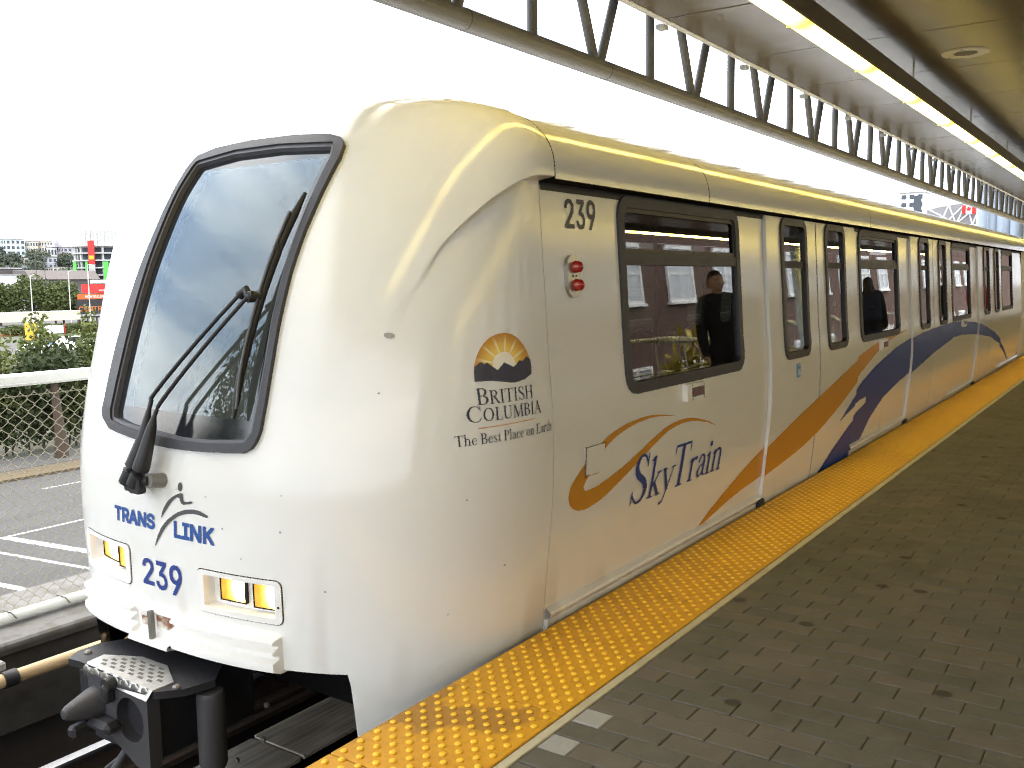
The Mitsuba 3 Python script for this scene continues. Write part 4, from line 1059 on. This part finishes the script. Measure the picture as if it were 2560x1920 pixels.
# ------------------------------------------------------------------ parked cars
bs('car_white', (0.80, 0.80, 0.80), 0.3, coat=1.0); bs('car_blue', (0.12, 0.25, 0.45), 0.3, coat=1.0); bs('car_red', (0.35, 0.03, 0.03), 0.3, coat=1.0); bs('car_silver', (0.45, 0.46, 0.47), 0.3, .3, coat=1.0)
bs('car_glass', (0.03, 0.04, 0.05), 0.1, spec=.8); bs('tyre', (0.015, 0.015, 0.015), 0.8)
def car(label, x, y, rz, mat, z=GZ + .02, van=False):
    c = thing('parked_car', label, 'van' if van else 'car', 'cars in the parking lot')
    h = 1.95 if van else 1.42
    prof = [(-2.1, .35), (-2.15, .75), (-1.95, .95), (-1.7, h - .05), (1.0, h - .05), (1.5, 1.05), (2.1, .85), (2.15, .35)] if van else [(-2.1, .35), (-2.15, .8), (-1.75, .95), (-1.15, h), (.45, h), (1.15, .95), (2.05, .78), (2.15, .35)]
    b = trimesh.creation.extrude_polygon(Polygon(prof).buffer(-.05).buffer(.05), 1.7, engine='earcut')
    v = b.vertices; b = M(np.stack([v[:, 0], v[:, 2] - .85, v[:, 1]], 1), b.faces)
    w = b.vertices; k = np.clip((w[:, 2] - .95) / .6, 0, 1); w[:, 1] *= 1 - .16 * k
    put(c + '__body', at(b, x, y, z, rz), mat, 30)
    gl = Polygon([(-1.45, 1.0), (-1.05, h - .1), (.38, h - .1), (.95, 1.0)])
    gm = trimesh.creation.extrude_polygon(gl, 1.56, engine='earcut'); v = gm.vertices; gm = M(np.stack([v[:, 0], v[:, 2] - .78, v[:, 1]], 1), gm.faces)
    put(c + '__window', at(cat([gm, M([(1.0, -.66, 1.0), (1.0, .66, 1.0), (.52, .62, h - .04), (.52, -.62, h - .04)], [[0, 1, 2], [0, 2, 3]])]), x, y, z, rz), 'car_glass')
    for a in (-1.3, 1.3):
        for s in (-.78, .78):
            wm = lathe([(0, -.1), (.31, -.1), (.33, 0), (.31, .1), (0, .1)], 14, (a, s, .33), 'y')
            put(c + '__wheel', at(wm, x, y, z, rz), 'tyre', 40)
CARS = [(-117.5, 69.8, 0.1, 'car_white', False, 'white car parked nearest the train nose in the lot beyond the young trees'), (-113.5, 70.2, 0.1, 'car_white', False, 'white car in the front row of the lot just left of the train nose'), (-121.5, 71.0, .1, 'car_white', True, 'white van behind the white cars near the train nose'), (-109.0, 69.0, .1, 'car_silver', False, 'silver car low in the lot beside the train nose'),
        (-118.5, 64.2, .2, 'car_white', False, 'white car in the middle of the lot under the yellow machine'), (-122.5, 67.5, .1, 'car_blue', False, 'pale blue car in the middle of the lot'), (-113, 63.0, .1, 'car_white', False, 'white car low in the lot between the two thin trees'), (-105, 64.2, .1, 'car_white', False, 'white car seen at the bottom of the lot above the hedge'), (-126.5, 73.2, .1, 'car_white', False, 'white car in the back row of the lot'), (-104.5, 66.6, .1, 'car_red', False, 'red car low in the lot near the train nose')]
for x, y, rz, m, van, lb in CARS: car(lb, x, y, math.pi / 2 + rz, m, van=van)

# ------------------------------------------------------------------ building helper
def facade(parent, x0, x1, y0, y1, z0, z1, rows, cols, wmat, fmat, sides=('e', 's'), wf=.6, hf=.55, pane='window'):
    """rows of framed panes on the faces of a block that look towards the track: e is +x, s is -y"""
    for r_ in range(rows):
        zc = z0 + (z1 - z0) * (r_ + .5) / rows; hh = (z1 - z0) / rows * hf / 2
        for s in sides:
            a, b = (y0, y1) if s == 'e' else (x0, x1)
            for c in range(cols):
                m = a + (b - a) * (c + .5) / cols; ww = (b - a) / cols * wf / 2
                if s == 'e': bx, fr = box(x1 - .1, x1 + .06, m - ww, m + ww, zc - hh, zc + hh), box(x1 - .1, x1 + .03, m - ww - .12, m + ww + .12, zc - hh - .12, zc + hh + .12)
                else: bx, fr = box(m - ww, m + ww, y0 - .06, y0 + .1, zc - hh, zc + hh), box(m - ww - .12, m + ww + .12, y0 - .03, y0 + .1, zc - hh - .12, zc + hh + .12)
                k = put(parent + '__' + pane, fr, fmat); put(k + '__pane', bx, wmat)
for nm, c in dict(b_cream=(.62, .55, .44), b_white=(.72, .72, .70), b_teal=(.50, .58, .58), b_grey=(.36, .37, .40), b_mauve=(.42, .38, .43), b_dark=(.075, .065, .06), b_brown=(.12, .10, .095), b_conc=(.45, .45, .44), b_roofgrey=(.30, .29, .30), b_glass=(.07, .08, .10), b_trim=(.66, .66, .66), sign_red=(.62, .03, .025), sign_orange=(.62, .11, .02), sign_black=(.022, .018, .022), net_green=(.10, .62, .08), machine_yellow=(.70, .42, .03), letter_orange=(.55, .14, .02)).items(): bs(nm, c, .6)


def block(name, label, x0, x1, y0, y1, z0, z1, mat, rows=0, cols=0, fmat='b_trim', roof=None, c_='building', group=None, **kw):
    b = thing(name, label, c_, group)
    put(b + '__wall', box(x0, x1, y0, y1, z0, z1), mat)
    if rows: facade(b, x0, x1, y0, y1, z0, z1, rows, cols, 'b_glass', fmat, **kw)
    put(b + '__roof', box(x0 - .4, x1 + .4, y0 - .4, y1 + .4, z1, z1 + .5), roof or 'b_roofgrey')
    return b


# hillside houses
b = block('apartment_building', 'pale teal apartment building highest on the hill at the left', -812, -796, 412, 428, 20, 42.5, 'b_teal', 5, 4); put(b + '__penthouse', box(-808, -799, 414, 421, 43, 46), 'b_white')
block('house', 'beige block on the hilltop right of the teal building', -800, -792, 430, 437, 22, 41, 'b_cream', 4, 3)
block('house', 'beige block on the hilltop standing alone among trees', -798, -786, 439, 446.5, 22, 41.5, 'b_cream', 4, 3)
b = block('house', 'white gabled house below the beige hilltop blocks', -792, -784, 440.5, 449, 20, 36, 'b_white', 2, 3)
put(b + '__gable_roof', extrude_y(Polygon([(-793, 36.5), (-783, 36.5), (-788, 40)]), 440, 449.5), 'b_roofgrey')
b = block('cream_terrace', 'long cream building with a raised middle on the hillside', -800, -791, 427.5, 450, 14, 25.5, 'b_cream', 2, 9, roof='b_brown'); put(b + '__gable', box(-799, -790.9, 430, 437.5, 25.5, 28.6), 'b_cream')
block('apartment_building', 'blue grey apartment building at the left edge of the hillside', -815, -800, 404, 424.5, 12, 27.5, 'b_grey', 5, 7)
b = block('apartment_building', 'mauve grey apartment row with white columns beside the construction tower', -792, -776, 450, 478, 14, 36, 'b_mauve', 5, 7, roof='b_roofgrey')
for k in range(5): put(b + '__column', box(-775.9, -775, 455 + 4.6 * k, 456 + 4.6 * k, 14, 32), 'b_white')
put(b + '__gable_roof', extrude_y(Polygon([(-793, 36.4), (-775, 36.4), (-784, 42)]), 449, 465), 'b_mauve')
hr = random.Random(5)
for i in range(46):
    x = -690 - (i % 6) * 22 + hr.uniform(-8, 8); y = 380 + (i // 6) * 13.5 + hr.uniform(-6, 6); h = hr.uniform(10, 15); w = hr.uniform(11, 17)
    z = GZ + float(hill_h(np.array([float(x)]), np.array([y]))[0]) - 1
    tree('hillside_tree', 'grey green tree among the houses on the far hillside', x, y, z, h, w, ('leaf_hazed', 'leaf_hill')[i % 2], 600 + i, 700, 1.1, .9, 'trees on the hillside', .22, .05)
for i in range(16):
    x = -688 - (i % 4) * 26 + hr.uniform(-9, 9); y = 384 + (i // 4) * 24 + hr.uniform(-9, 9)
    z = GZ + float(hill_h(np.array([float(x)]), np.array([y]))[0])
    hw_ = hr.uniform(4, 7)
    b = block('hillside_house', 'small %s house with %s roof on the lower slope of the hill' % (('white', 'cream', 'grey')[i % 3], ('grey', 'brown')[i % 2]), x - 5, x + 5, y - hw_, y + hw_, z - 2, z + hr.uniform(5, 8), ('b_white', 'b_cream', 'b_grey')[i % 3], 2, 3, roof=('b_roofgrey', 'b_brown')[i % 2], group='small houses on the hillside')

# tower under construction
ct = thing('construction_tower', 'concrete apartment tower under construction with green netting and red banner', 'building')
cx, cy, R_ = -389, 246, 14.5
put(ct + '__core', lathe([(0, GZ), (10.5, GZ), (10.5, 21.5), (0, 21.5)], 24, (cx, cy, 0)), 'b_glass', 30)
for k in range(9):
    z = GZ + 1 + k * 3.15
    put(ct + '__floor_slab', lathe([(0, z), (R_, z), (R_, z + .55), (0, z + .55)], 32, (cx, cy, 0)), 'b_conc', 30)
    if k < 8:
        for a in np.linspace(-2.6, 1.2, 11): put(ct + '__column', box(-.35, .35, -.35, .35, z + .55, z + 3.15).apply_translation((cx + (R_ - 1.2) * math.cos(a), cy + (R_ - 1.2) * math.sin(a), 0)), 'b_conc')
put(ct + '__crown_floor', lathe([(0, 18.7), (10.8, 18.7), (10.8, 26.0), (9, 26.8), (0, 26.8)], 24, (cx, cy, 0)), 'b_conc', 30)
for a in np.linspace(-2.6, 1.2, 15): put(ct + '__crown_post', box(-.4, .4, -.3, .3, 19, 26.6).apply_translation((cx + 11.1 * math.cos(a), cy + 11.1 * math.sin(a), 0)), 'b_white')
def on_ring(a, r): return cx + r * math.cos(a), cy + r * math.sin(a)
for a, w in ((-1.70, 1.3), (-1.18, .55), (-.62, 1.0)):
    x, y = on_ring(a, R_ + .2); put(ct + '__netting', at(box(-.15, .15, -w, w, -2, 12.6), x, y, 0, a), 'net_green')
x, y = on_ring(-1.0, R_ + .5)
bn = put(ct + '__banner', at(box(-.2, .2, -1.35, 1.35, 11.5, 21.6), x, y, 0, -1.0), 'sign_red')
put(ct + '__banner_mark', at(box(.2, .26, -1.1, 1.1, 13.6, 15.2), x, y, 0, -1.0), 'machine_yellow')
put(ct + '__hoist_shaft', at(box(-.3, .3, -1.3, 1.3, GZ, 11.4), x, y, 0, -1.0), 'b_conc')

# warehouse, glass office, signs
b = block('warehouse', 'long dark warehouse with brown roof across the middle distance', -378, -366, 198, 226, GZ, 4.6, 'b_dark', 1, 6, 'b_brown', roof='b_brown')
put(b + '__pitched_roof', extrude_y(Polygon([(-379, 5.0), (-365, 5.0), (-369, 8.6), (-378, 8.6)]), 197.5, 227), 'b_brown')
block('office_building', 'white and grey low office with large glass bays at the left edge', -380, -371, 184, 199.5, GZ, 6.6, 'b_trim', 1, 4, 'b_white', wf=.75, hf=.42)
block('shed', 'dark low roofed building above the white office', -392, -384, 180, 204, GZ, 9.4, 'b_dark', 1, 5, 'b_brown')
block('shop_building', 'small white flat building between dark roof and green bank', -384, -379, 201, 209, GZ, 8.4, 'b_white', 1, 3)
def board(name, label, x, y0, y1, z0, z1, mat, legs, cat_='billboard', th=.5):
    s_ = thing(name, label, cat_)
    put(s_ + '__panel', box(x - th, x, y0, y1, z0, z1), mat)
    for y in np.linspace(y0 + .4, y1 - .4, legs): put(s_ + '__leg', box(x - th - .25, x - th, y - .15, y + .15, GZ - .2, z1 - .3), 'b_dark')
    return s_
def wall_text(parent, text, x, y0, y1, z0, z1, mat, bold=True):
    g = sans(text, 0, y1 - y0, 0, z1 - z0, bold)
    v, f = tri(g)
    return put(parent + '__lettering', M(np.stack([np.full(len(v), x), y0 + v[:, 0], z0 + v[:, 1]], 1), f), mat)
s_ = board('sales_board', 'black advertising board with orange lettering on posts above the parked cars', -202, 119.6, 129.5, -5.4, -1.2, 'sign_black', 5)
put(s_ + '__header', box(-202.5, -201.95, 120.0, 128.2, -1.15, 0.05), 'sign_orange')
wall_text(s_, 'CENTRAL', -201.95, 119.9, 127.6, -3.9, -2.75, 'letter_orange'); wall_text(s_, 'NOW SELLING', -201.9, 121.6, 126.6, -.85, -.25, 'b_white')
put(s_ + '__strip', box(-202.2, -201.94, 120, 125, -5.0, -4.55), 'b_grey')
s_ = board('red_billboard', 'wide red billboard with white strip sign behind the sales board', -256, 153.4, 164, -.1, 2.5, 'sign_red', 4)
put(s_ + '__white_strip', box(-256.5, -255.9, 156.2, 164, 2.7, 3.7), 'b_white'); put(s_ + '__small_print', box(-256, -255.95, 158.5, 161, .6, .8), 'b_white')
tag('forecourt', kind='structure'); scene['forecourt'] = mikit.ply(box(-330, -205, 90, 260, GZ - .2, GZ + .01), 'lot_asphalt')
pwl = thing('pale_wall', 'long pale wall beyond the car park behind tree trunks', 'wall'); put(pwl + '__panel', box(-200.4, -200, 92, 119, -5.6, -3.7), 'b_cream'); put(pwl + '__coping', box(-200.5, -199.9, 92, 119, -3.7, -3.5), 'b_white')
for i, (x, y, h, w) in enumerate([(-218, 110.5, 10, 9), (-216, 116.5, 12, 10.5), (-213, 122.5, 10.6, 8.5), (-211, 119.5, 9, 7), (-221, 104, 10, 9)]):
    tree('street_tree', ['broad tree in the distant row, second from the left', 'tallest broad tree in the middle of the distant row', 'broad tree in the distant row beside the orange sign', 'lower tree in the distant row near the advertising board', 'leftmost broad tree of the distant row'][i], x, y, GZ, h, w, 'leaf_mid', 700 + i, 2600, .42, .5, 'row of broad trees in the distance', .27, .2)
tree('street_tree', 'dark green broad tree partly turning orange above the sales board', -209, 124.2, GZ, 7.5, 6, 'leaf_mid', 709, 2000, .4, .4, None, .3, .25)
for i, (x, y, z0, z1, m, lb) in enumerate([(-172.8, 100.9, GZ, 4.6, 'b_trim', 'white lamp pole in front of the warehouse middle'), (-171, 103.8, GZ, 5.8, 'b_trim', 'white lamp pole beside the construction tower'), (-176, 95.2, GZ, 3.9, 'b_trim', 'white lamp pole in front of the glass office'), (-240, 131.5, GZ, 10.2, 'b_dark', 'dark utility pole left of the warehouse'), (-240, 133.8, GZ, 9.8, 'b_dark', 'dark utility pole in front of the warehouse roof')]):
    p_ = thing('lamp_pole', lb, 'pole'); put(p_ + '__shaft', tube([(x, y, z0), (x, y, z1)], [.11, .07], 8), m); put(p_ + '__arm', tube([(x, y, z1), (x + 1.0, y + .3, z1 + .1)], .06, 6), m)
mc = thing('yellow_machine', 'yellow boom lift standing among the parked cars', 'machine'); put(mc + '__body', box(-141.3, -140.2, 75.0, 76.4, GZ + .6, -3.7, .1), 'machine_yellow'); put(mc + '__side', box(-141.2, -140.3, 76.4, 76.75, GZ + .9, -3.6), 'b_white'); put(mc + '__tracks', box(-141.6, -139.8, 74.6, 76.6, GZ, GZ + .6, .15), 'tyre')
tn_ = thing('white_tent', 'white sloping canvas shelter right of the yellow machine', 'tent'); put(tn_ + '__canvas', extrude_y(Polygon([(-141, -5.4), (-138.5, -5.4), (-138.6, -4.3), (-138.9, -4.2)]), 77.0, 79.6), 'b_white'); put(tn_ + '__pole', tube([(-138.4, 79.7, GZ), (-138.4, 79.7, -4.0)], .06, 6), 'sign_red')
bank = thing('bank_hedge', 'low reddish green hedge under the advertising board', 'hedge'); put(bank + '__foliage', cat([at(leaves(500, np.array([1.5, 2.2, 1.0]), 900 + i, .3, lambda p: p[:, 2] > -1, .2), -170, y, GZ + .9) for i, y in enumerate(np.arange(88, 110, 2.2))]), 'leaf_mid'); put(bank + '__earth', box(-171, -169.5, 86, 112, GZ, GZ + .5), 'rust')

# ------------------------------------------------------------------ ahead on the right: tower, stadium truss, flag, columns
b = block('high_rise', 'pale high rise tower seen over the train roof', -108, -97, 488, 499, GZ, 41.5, 'b_white', 13, 3, sides=('s',)); put(b + '__dark_bay', box(-101.6, -98.2, 487.8, 488.4, 30, 40), 'b_glass')
bs('frame_white', (.75, .75, .77), .4)
st = thing('stadium_frame', 'white steel space frame of a stadium under its dark roof edge', 'stadium')
put(st + '__roof_edge', M(np.array([(-27.4, 140, 10.5), (-12, 140, 10.9), (-12, 140, 5), (-27.4, 140, 5), (-23.0, 139.9, 11.3)]), [[0, 3, 4], [4, 3, 2], [4, 2, 1]]), 'b_roofgrey')
nodes = [(-27.2, 10.6), (-25.2, 9.4), (-24.6, 11.0), (-23.6, 8.4), (-22.4, 11.2), (-21.6, 8.2), (-20.6, 11.1), (-19.6, 8.2), (-18.4, 11.0), (-25.9, 7.6), (-27.5, 8.3)]
for a, b in [(0, 1), (1, 2), (2, 3), (3, 4), (4, 5), (5, 6), (6, 7), (7, 8), (0, 2), (2, 4), (4, 6), (6, 8), (1, 3), (3, 5), (5, 7), (1, 9), (9, 3), (9, 10), (10, 1), (2, 1), (4, 9), (6, 3)]:
    put(st + '__strut', tube([(nodes[a][0], 139.4, nodes[a][1]), (nodes[b][0], 139.4, nodes[b][1])], .10, 6), 'frame_white')
for x in (-21.05, -18.4): put(st + '__mast', tube([(x, 139.3, GZ), (x, 139.3, 11.3)], .12, 6), 'frame_white')
fl = thing('flag', 'red and white maple leaf flag hanging on the stadium frame', 'flag')
def flag_part(x0, x1, z0, z1, mat, y=139.0):
    n = 9; xs = np.linspace(x0, x1, n); v = np.array([(x, y + .12 * math.sin((x + 22.8) * 4.0), z - .10 * (x + 22.8)) for z in (z0, z1) for x in xs]); return put(fl + '__cloth', M(v, grid_faces(2, n)), mat)
flag_part(-22.85, -22.42, 9.75, 10.85, 'sign_red'); flag_part(-22.42, -21.62, 9.75, 10.85, 'b_white'); flag_part(-21.62, -21.2, 9.75, 10.85, 'sign_red')
leaf = [(0, -.5), (.04, -.2), (.32, -.25), (.25, -.12), (.5, .12), (.38, .16), (.42, .32), (.22, .27), (.26, .12), (.12, .2), (.17, .42), (.08, .38), (0, .5)]
leaf = leaf + [(-a, b) for a, b in leaf[::-1][1:-1]]
v, f = tri(Polygon(leaf)); put(fl + '__maple_leaf', M(np.stack([-22.02 + v[:, 0] * .66, np.full(len(v), 138.82), 10.25 + v[:, 1] * .8], 1), f), 'sign_red')
bs('column_blue', (.40, .46, .54), .5)
for i, (x, y, r) in enumerate([(-5.80, 39.6, .17), (-5.50, 39.9, .17), (-5.10, 39.8, .24), (-4.65, 39.7, .22)]):
    c_ = thing('round_column', ['pale blue grey round column behind the train roof nearest the flag', 'second blue grey round column behind the train roof', 'third blue grey round column near the right edge', 'far blue grey round column behind the others'][i], 'column')
    put(c_ + '__shaft', lathe([(0, GZ), (r, GZ), (r, 5.4), (0, 5.4)], 24, (x, y, 0)), 'column_blue', 40); put(c_ + '__collar', lathe([(0, 4.6), (r + .06, 4.6), (r + .06, 4.75), (0, 4.75)], 24, (x, y, 0)), 'b_grey', 40)
bm = thing('cross_beam', 'grey steel cross beam over the track behind the train', 'beam'); put(bm + '__girder', box(-9, -3.6, 40.6, 41.0, 3.05, 3.28), 'galvanised'); put(bm + '__bracket', box(-3.9, -3.6, 40.5, 41.1, 2.2, 3.05), 'galvanised')

# second car of the train
c2 = thing('rear_train_car', 'white second train car just visible behind the first at the right edge', 'train')
o_ = 19.1
put(c2 + '__body', cat([strip(o_ + .7, o_ + 16, prof), sheet(sbox(o_ + .7, Z0, o_ + 16, Z1), S0, .1), sheet(sbox(o_ + .7, Z0, o_ + 16, Z1), SIDE(0, -1), .1)]), 'white_paint', 30)
z_ = np.linspace(Z0, 2.2, 30); hx = np.array([_half(np.array([4.0]), np.array([z]))[0] if z < 2.2 else .6 for z in z_])
end = []
for s in np.linspace(0, 1, 10):
    yy = o_ + .7 - .7 * math.sin(s * math.pi / 2); k = math.cos(s * math.pi / 2) ** .5
    end.append([(XC + hx[i] * (.35 + .65 * k), yy, z_[i]) for i in range(30)] )
put(c2 + '__end', M(np.array(end).reshape(-1, 3), grid_faces(10, 30)), 'white_paint', True)
for a in (o_ + 1.6, o_ + 4.2): 
    P = window_poly(a, a + 1.3); put(c2 + '__window', cat([sheet(P, SIDE(.012), .05), rim(P, SIDE(-.02), SIDE(.012))]), 'gasket_grey', 35)
put(c2 + '__underframe', box(XC - 1.05, XC + 1.05, o_ + .3, o_ + 15.6, -.8, -.16), 'black_matte')

# ------------------------------------------------------------------ beside the platform, seen in the windows: railing, column, shrubs, brick building
rl = thing('platform_railing', 'grey pipe railing along the far side of the platform, reflected in the windows', 'railing')
for z in (.55, 1.08): put(rl + '__rail', tube([(5.25, -8, z), (5.25, 45, z)], .025, 10), 'galvanised', True)
for y in np.arange(-8, 45, 1.5): put(rl + '__post', tube([(5.25, y, -.02), (5.25, y, 1.08)], .022, 8), 'galvanised', True)
pc = thing('platform_column', 'round grey column on the far side of the platform, reflected in the rear windows', 'column'); put(pc + '__shaft', lathe([(0, -.02), (.24, -.02), (.24, ZC), (0, ZC)], 24, (4.6, 27.5, 0)), 'column_blue', 40); put(pc + '__base', lathe([(0, -.02), (.3, -.02), (.3, .12), (0, .12)], 24, (4.6, 27.5, 0)), 'b_grey', 40)
def brick_fn(p, n, uv):
    z = p.z / .075; u = (p.x + p.y) / .225 + .5 * dr.floor(z); m = dr.minimum(sm(0, .12, z - dr.floor(z)), sm(0, .05, u - dr.floor(u)))
    return mix((0.11, 0.10, 0.09), mix((0.075, 0.040, 0.028), (0.105, 0.055, 0.038), mikit.cell_rand(dr.floor(u), dr.floor(z))), m)
bs('brick', mikit.proc(brick_fn), .85)
bb = thing('brick_building', 'brown brick building with white framed windows across the side street', 'building')
put(bb + '__wall', box(13.5, 26, -14, 170, GZ, 12), 'brick'); put(bb + '__roof', box(13.2, 26.3, -14.3, 170.3, 12, 12.5), 'b_white')
for y in np.arange(-8, 120, 5.2):
    for z in (-4.6, -.9, 3.4, 7.6):
        w_ = put(bb + '__window', cat([box(13.38, 13.52, y - 1.35, y + 1.35, z - 1.15, z - 1.0), box(13.38, 13.52, y - 1.35, y + 1.35, z + 1.2, z + 1.35), box(13.38, 13.52, y - 1.35, y - 1.2, z - 1.0, z + 1.2), box(13.38, 13.52, y + 1.2, y + 1.35, z - 1.0, z + 1.2), box(13.40, 13.5, y - .08, y + .08, z - 1, z + 1.2), box(13.40, 13.5, y - 1.2, y + 1.2, z + .25, z + .35)]), 'b_white')
        put(w_ + '__pane', box(13.44, 13.51, y - 1.2, y + 1.2, z - 1.0, z + 1.2), 'car_silver'); put(w_ + '__sill', box(13.3, 13.52, y - 1.45, y + 1.45, z - 1.28, z - 1.15), 'b_white')
for i, (x, y, h, w, m) in enumerate([(10.6, 24, 6.6, 4.5, 'leaf_dark'), (10.6, 33, 8.2, 4.5, 'leaf_autumn'), (10.6, 40, 8.0, 4.5, 'leaf_autumn')]):
    tree('platform_side_tree', ['dark tree beyond the middle of the railing, seen in reflection', 'yellow green tree beyond the railing, seen in the rear window', 'last yellow green tree beyond the railing'][i], x, y, GZ, h, w, m, 820 + i, 3000, .2, .3, None, .25, .2)
# trees in front of the train, mirrored in the windshield
for i, (x, y, h, w) in enumerate([(-12.6, -7.4, 14.6, 3.8), (-23, -13.6, 12.2, 9), (-17.5, -17, 12.5, 7), (-30, -13, 10.6, 8), (-36, -9, 9.4, 6)]):
    tree('trackside_tree', ['tall tree ahead of the train, mirrored in the windshield', 'tree ahead of the train beyond the tall one', 'tree ahead of the train close to the track', 'low tree ahead of the train across the street', 'lowest tree ahead of the train across the street'][i], x, y, GZ, h, w, 'leaf_mid', 850 + i, 6500, .12, .4, None, .33, .25)
# ------------------------------------------------------------------ people waiting on the platform, seen mirrored in the train windows
def hull_mesh(bones, J, grow=0.0, fine=.03, it=6):
    out = m3.Manifold()
    for a, b in bones:
        pa, ra = J[a]; pb, rb = J[b]
        s = m3.Manifold.batch_hull([m3.Manifold.sphere(ra + grow, 14).translate(tuple(pa)), m3.Manifold.sphere(rb + grow, 14).translate(tuple(pb))])
        out = out + s
    m = out.refine_to_length(fine).to_mesh()
    t_ = trimesh.Trimesh(m.vert_properties[:, :3], m.tri_verts, process=True)
    trimesh.smoothing.filter_taubin(t_, .5, -.52, it)
    return t_


bs('skin', (0.42, 0.25, 0.17), .55); bs('hair_dark', (0.02, 0.014, 0.01), .6); bs('cloth_black', (0.014, 0.014, 0.016), .9); bs('cloth_red', (0.40, 0.02, 0.025), .85); bs('cloth_navy', (0.02, 0.025, 0.05), .9); bs('cloth_tan', (0.30, 0.22, 0.14), .9); bs('shoe', (0.02, 0.018, 0.016), .5)


def person(label, x, y, rz, h, coat, legs, long_hair=False, bag=None):
    p_ = thing('person', label, 'person', None)
    k = h / 1.75
    J = dict(head=((0, .0, 1.64), .092), crown=((-.012, 0, 1.675), .088), chin=((.045, 0, 1.555), .055), nose=((.098, 0, 1.615), .014), brow=((.08, 0, 1.65), .03), neck=((-.005, 0, 1.50), .055), neckb=((-.01, 0, 1.43), .062), chest=((0, 0, 1.28), .125), belly=((.01, 0, 1.06), .115), hip=((0, 0, .94), .125))
    for s, n in ((1, 'l'), (-1, 'r')):
        J.update({n + 'ear': ((-.005, .09 * s, 1.61), .022), n + 'sh': ((0, .18 * s, 1.40), .062), n + 'che': ((.01, .08 * s, 1.28), .105), n + 'el': ((-.03, .235 * s, 1.12), .045), n + 'wr': ((.05, .24 * s, .89), .030), n + 'pa': ((.075, .238 * s, .81), .034),
                  n + 'hp': ((0, .09 * s, .92), .098), n + 'kn': ((.02, .10 * s, .50), .058), n + 'an': ((-.02, .105 * s, .09), .040), n + 'toe': ((.15, .12 * s, .035), .034)})
        for f, (dx, dl) in enumerate(((.028, .070), (.010, .082), (-.010, .078), (-.028, .062))):
            J[f'{n}k{f}'] = ((.078 + dx, .238 * s, .79), .010); J[f'{n}m{f}'] = ((.086 + dx, .232 * s, .79 - dl * .55), .009); J[f'{n}t{f}'] = ((.084 + dx, .222 * s, .79 - dl), .0078)
        J[n + 'th0'] = ((.095, .232 * s, .835), .013); J[n + 'th1'] = ((.125, .225 * s, .79), .0095)
    J = {a: (np.array(b) * k, r * k) for a, (b, r) in J.items()}
    hand = lambda n: [(n + 'wr', n + 'pa')] + [(f'{n}k{f}', n + 'pa') for f in range(4)] + [(f'{n}k{f}', f'{n}m{f}') for f in range(4)] + [(f'{n}m{f}', f'{n}t{f}') for f in range(4)] + [(n + 'pa', n + 'th0'), (n + 'th0', n + 'th1')]
    arms = lambda n: [(n + 'sh', n + 'el'), (n + 'el', n + 'wr')]
    body = [('head', 'crown'), ('head', 'chin'), ('head', 'brow'), ('nose', 'brow'), ('nose', 'chin'), ('head', 'lear'), ('head', 'rear'), ('head', 'neck'), ('neck', 'neckb'), ('neckb', 'chest'), ('chest', 'belly'), ('belly', 'hip'), ('lche', 'rche')]
    torso, leg = [('chest', 'belly'), ('lche', 'rche'), ('belly', 'hip'), ('lsh', 'rsh'), ('neckb', 'chest')], [('hip', 'lhp'), ('hip', 'rhp'), ('lhp', 'rhp')]
    for n in 'lr':
        body += hand(n) + arms(n) + [('neckb', n + 'sh'), ('chest', n + 'sh'), ('hip', n + 'hp'), (n + 'hp', n + 'kn'), (n + 'kn', n + 'an'), (n + 'an', n + 'toe')]
        torso += arms(n) + [('neckb', n + 'sh'), (n + 'sh', n + 'che'), (n + 'che', 'belly'), ('hip', n + 'hp')]
        leg += [(n + 'hp', n + 'kn'), (n + 'kn', n + 'an')]
    place = lambda m: at(m, x, y, 0, rz)
    put(p_ + '__body', place(hull_mesh(body, J, 0, .025, 4)), 'skin', True)
    put(p_ + '__jacket', place(hull_mesh([b for b in torso if b[1] not in ('lhp', 'rhp')] + [('hip', 'lhp'), ('hip', 'rhp')], J, .022, .04)), coat, True)
    put(p_ + '__trousers', place(hull_mesh(leg, J, .016, .04)), legs, True)
    put(p_ + '__shoes', place(hull_mesh([('lan', 'ltoe'), ('ran', 'rtoe')], J, .010, .03, 3)), 'shoe', True)
    H = {'a': (np.array([-.03, 0, 1.70]) * k, .088 * k), 'b': (np.array([-.055, 0, 1.62]) * k, .085 * k), 'c': (np.array([-.075, 0, 1.42]) * k, .075 * k), 'd': (np.array([-.06, .05, 1.5]) * k, .06 * k), 'e': (np.array([-.06, -.05, 1.5]) * k, .06 * k)}
    put(p_ + '__hair', place(hull_mesh([('a', 'b')] + ([('b', 'c'), ('b', 'd'), ('b', 'e'), ('d', 'c'), ('e', 'c')] if long_hair else []), H, .006, .03, 3)), 'hair_dark', True)
    if bag: put(p_ + '__bag', place(box(-.36, -.14, -.17, .17, 1.0, 1.42, .05)), bag, 30)
    return p_


person('man in a black coat standing on the platform, mirrored in the first train window', .35, 10.9, -2.4, 1.82, 'cloth_black', 'cloth_black')
person('long haired woman in dark clothes mirrored in the first door window', .9, 14.2, 2.8, 1.66, 'cloth_black', 'cloth_navy', True)
person('person with a large backpack mirrored in the second wide window', .6, 19.0, 1.2, 1.74, 'cloth_black', 'cloth_navy', True, 'cloth_navy')
person('person in a dark jacket mirrored in the third wide window', .5, 26.0, .3, 1.80, 'cloth_black', 'cloth_black')
person('person in a red jacket mirrored in the last door window', .6, 31.5, -2.0, 1.72, 'cloth_red', 'cloth_black')
